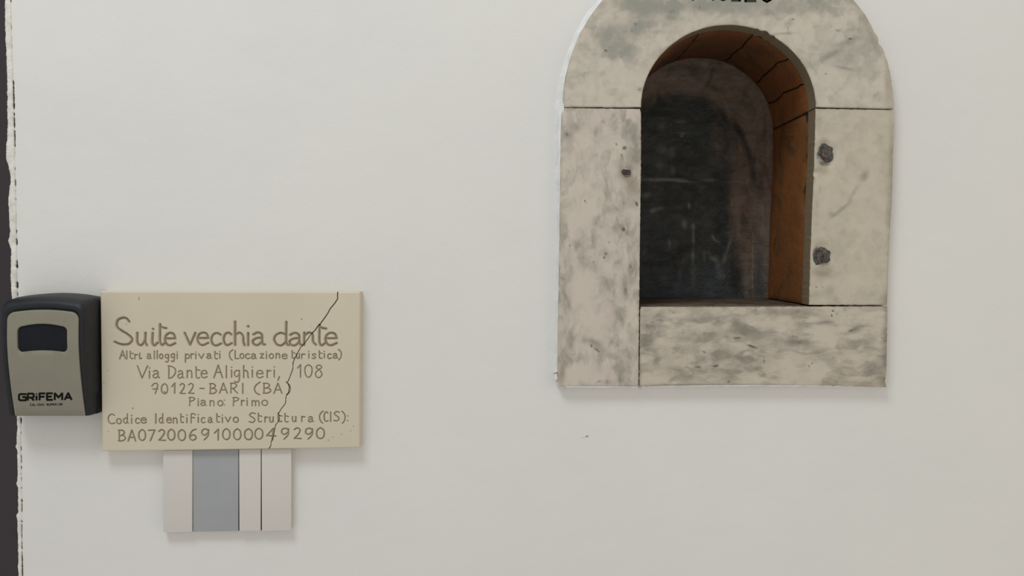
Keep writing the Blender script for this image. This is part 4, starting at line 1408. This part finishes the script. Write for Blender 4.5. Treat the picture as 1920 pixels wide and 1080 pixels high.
lock = empty('key_lock_box', T(118, 771, 0), 'dark key safe with grey-olive arched front, at the left edge beside the cream plaque', 'key box')
bpy.context.view_layer.update()
lk = []
rings = []
for (L, R, Tp, B, rise, rc, f) in ((40, 197, 549, 770.5, 9, 12, lambda y: -0.0005), (40, 197, 549, 770.5, 9, 12, lambda y: 0.016), (41, 196.5, 550, 770.5, 9, 13, lambda y: 0.45 * hf(y)),
                                   (43, 195.5, 552.5, 770, 9, 14, lambda y: hf(y) - .010), (45.5, 194.6, 556, 770, 9, 15, lambda y: hf(y) - .0055), (48.5, 193.6, 560, 769.8, 8, 16, lambda y: hf(y) - .0022),
                                   (51, 192, 563.5, 769.6, 8, 16, lambda y: hf(y) - .0006), (53.5, 190.5, 567, 769.4, 7, 16, lambda y: hf(y)), (56.5, 188.6, 571, 769.2, 7, 16, lambda y: hf(y) - .0004), (59, 187.6, 574.5, 769, 6, 16, lambda y: hf(y) - .0022)):
    rings.append([T(x, y, -f(y)) for x, y in outline(L, R, Tp, B, rise, rc)])
# centre cap rings
last = outline(59, 187.6, 574.5, 769, 6, 16)
for s_ in (.6, .25, .02):
    rings.append([T(123 + (x - 123) * s_, 672 + (y - 672) * s_, -(hf(672 + (y - 672) * s_) - .0024)) for x, y in last])
lk.append(loft('body', rings, MAT['black_plastic'], None, smooth=40))

po = outline(60, 187, 576, 769.5, 6, 16, 1.5)
pi_ = outline(78, 167, 601, 652.5, 7, 10, 8, 4)
rings = []
rings.append([T(x, y, -(hf(y) - .0018)) for x, y in po])
rings.append([T(x, y, -(hf(y) + .0004)) for x, y in po])
pm = outline(61, 186, 577, 768.8, 6, 16, 1.5)
rings.append([T(x, y, -(hf(y) + .0008)) for x, y in pm])
for s_ in (.15, .3, .45, .6, .75, .9):
    rr = [(a[0] + (b[0] - a[0]) * s_, a[1] + (b[1] - a[1]) * s_) for a, b in zip(pm, pi_)]
    rings.append([T(x, y, -(hf(y) + .0008)) for x, y in rr])
pq = outline(77.2, 167.8, 600.2, 653.3, 7, 10.5, 8.5, 4)
rings.append([T(x, y, -(hf(y) + .0008)) for x, y in pq])
rings.append([T(x, y, -(hf(y) + .0003)) for x, y in pi_])
rings.append([T(x, y, -(hf(y) - .0018)) for x, y in pi_])
lk.append(loft('faceplate', rings, MAT['olive_metal'], None, smooth=50, cyc=True))
lk[-1]['label'] = 'grey-olive metal faceplate'

wo = outline(78.6, 166.4, 601.6, 652.0, 7, 9.6, 7.6, 4)
rings = [[T(x, y, -(hf(y) - .0022)) for x, y in wo], [T(x, y, -(hf(y) - .0012)) for x, y in wo]]
for s_ in (.96, .8, .5, .2, .02):
    rings.append([T(122.5 + (x - 122.5) * s_, 627 + (y - 627) * s_, -(hf(627 + (y - 627) * s_) - .0012 + .0006 * (1 - s_))) for x, y in wo])
lk.append(loft('dial_cover', rings, MAT['window_cover'], None, smooth=40))
lk[-1]['label'] = 'blue-black dial cover'


def on_plate(px, py):
    y_t = py
    for _ in range(6):
        h = hf(y_t) + .0008
        y_t = CY + (py - CY) * (D - h) / D
    return at(px, py, -(hf(y_t) + .0010))


word = []
for ch, x0, x1 in (('G', 35.5, 48.5), ('R', 52, 63), ('i', 66, 70.5), ('F', 74, 84), ('E', 88, 98), ('M', 102.5, 116.5), ('A', 121.5, 134)):
    b = 750.6 - (x0 - 35) * .016
    word += block(ch, x0, x1, b, 12.2)
lk.append(ribbons('printed_lettering', word, 1.85, on_plate, MAT['ink'], None, cap=False))
small = []
x = 56.5
for ch in 'CALIDAD SUPERIOR':
    if ch != ' ':
        if ch == 'U':
            g_ = [[(x, 757.5), (x, 760.6), (x + 2.5, 760.6), (x + 2.5, 757.5)]]
        elif ch == 'O':
            g_ = [[(x, 757.5), (x, 760.6), (x + 2.5, 760.6), (x + 2.5, 757.5), (x, 757.5)]]
        else:
            g_ = block(ch, x, x + 2.5, 760.6, 3.1)
        small += [[(a, b - (a - 56) * .015) for a, b in pl] for pl in g_]
    x += 3.85
lk.append(ribbons('printed_lettering', small, 0.36, on_plate, MAT['ink'], None))
adopt(lock, lk)


# ------------------------------------------------------------------ switch plate below the plaque
sw = empty('switch_plate', T(426, 990, 0), 'white wall switch plate with a grey centre panel, hanging just below the cream plaque', 'switch plate')
bpy.context.view_layer.update()
parts = []


def slant(x0, x1, drop=0.0):
    top = lambda x: 846.4 - (x - 190) * .0137
    bot = lambda x: 998.2 - (x - 306) * .0145 - drop
    return [(x0, top(x0)), (x1, top(x1)), (x1 - .4, bot(x1)), (x0 + .5, bot(x0))]


parts.append(box('mounting_frame', slant(306.6, 545.2, .8), -0.0062, 0.0004, MAT['switch_white'], None, .0005))
parts.append(box('gap_backing', slant(340, 500, 1.0), -0.0066, -0.006, MAT['gap_black'], None, 0.0001))
parts.append(box('cover_panel', slant(305.6, 360.4), -0.0092, -0.0058, MAT['switch_white'], None, .0006))
g_ = box('centre_panel', slant(361.3, 447.2, .3), -0.0078, -0.0058, MAT['switch_grey'], None, .0005)
g_['label'] = 'grey satin centre panel'
parts.append(g_)
parts.append(box('rocker_key', slant(448.1, 488.8), -0.0092, -0.0058, MAT['switch_white'], None, .0006))
parts.append(box('cover_panel', slant(490.4, 546.0), -0.0092, -0.0058, MAT['switch_white'], None, .0006))
adopt(sw, parts)
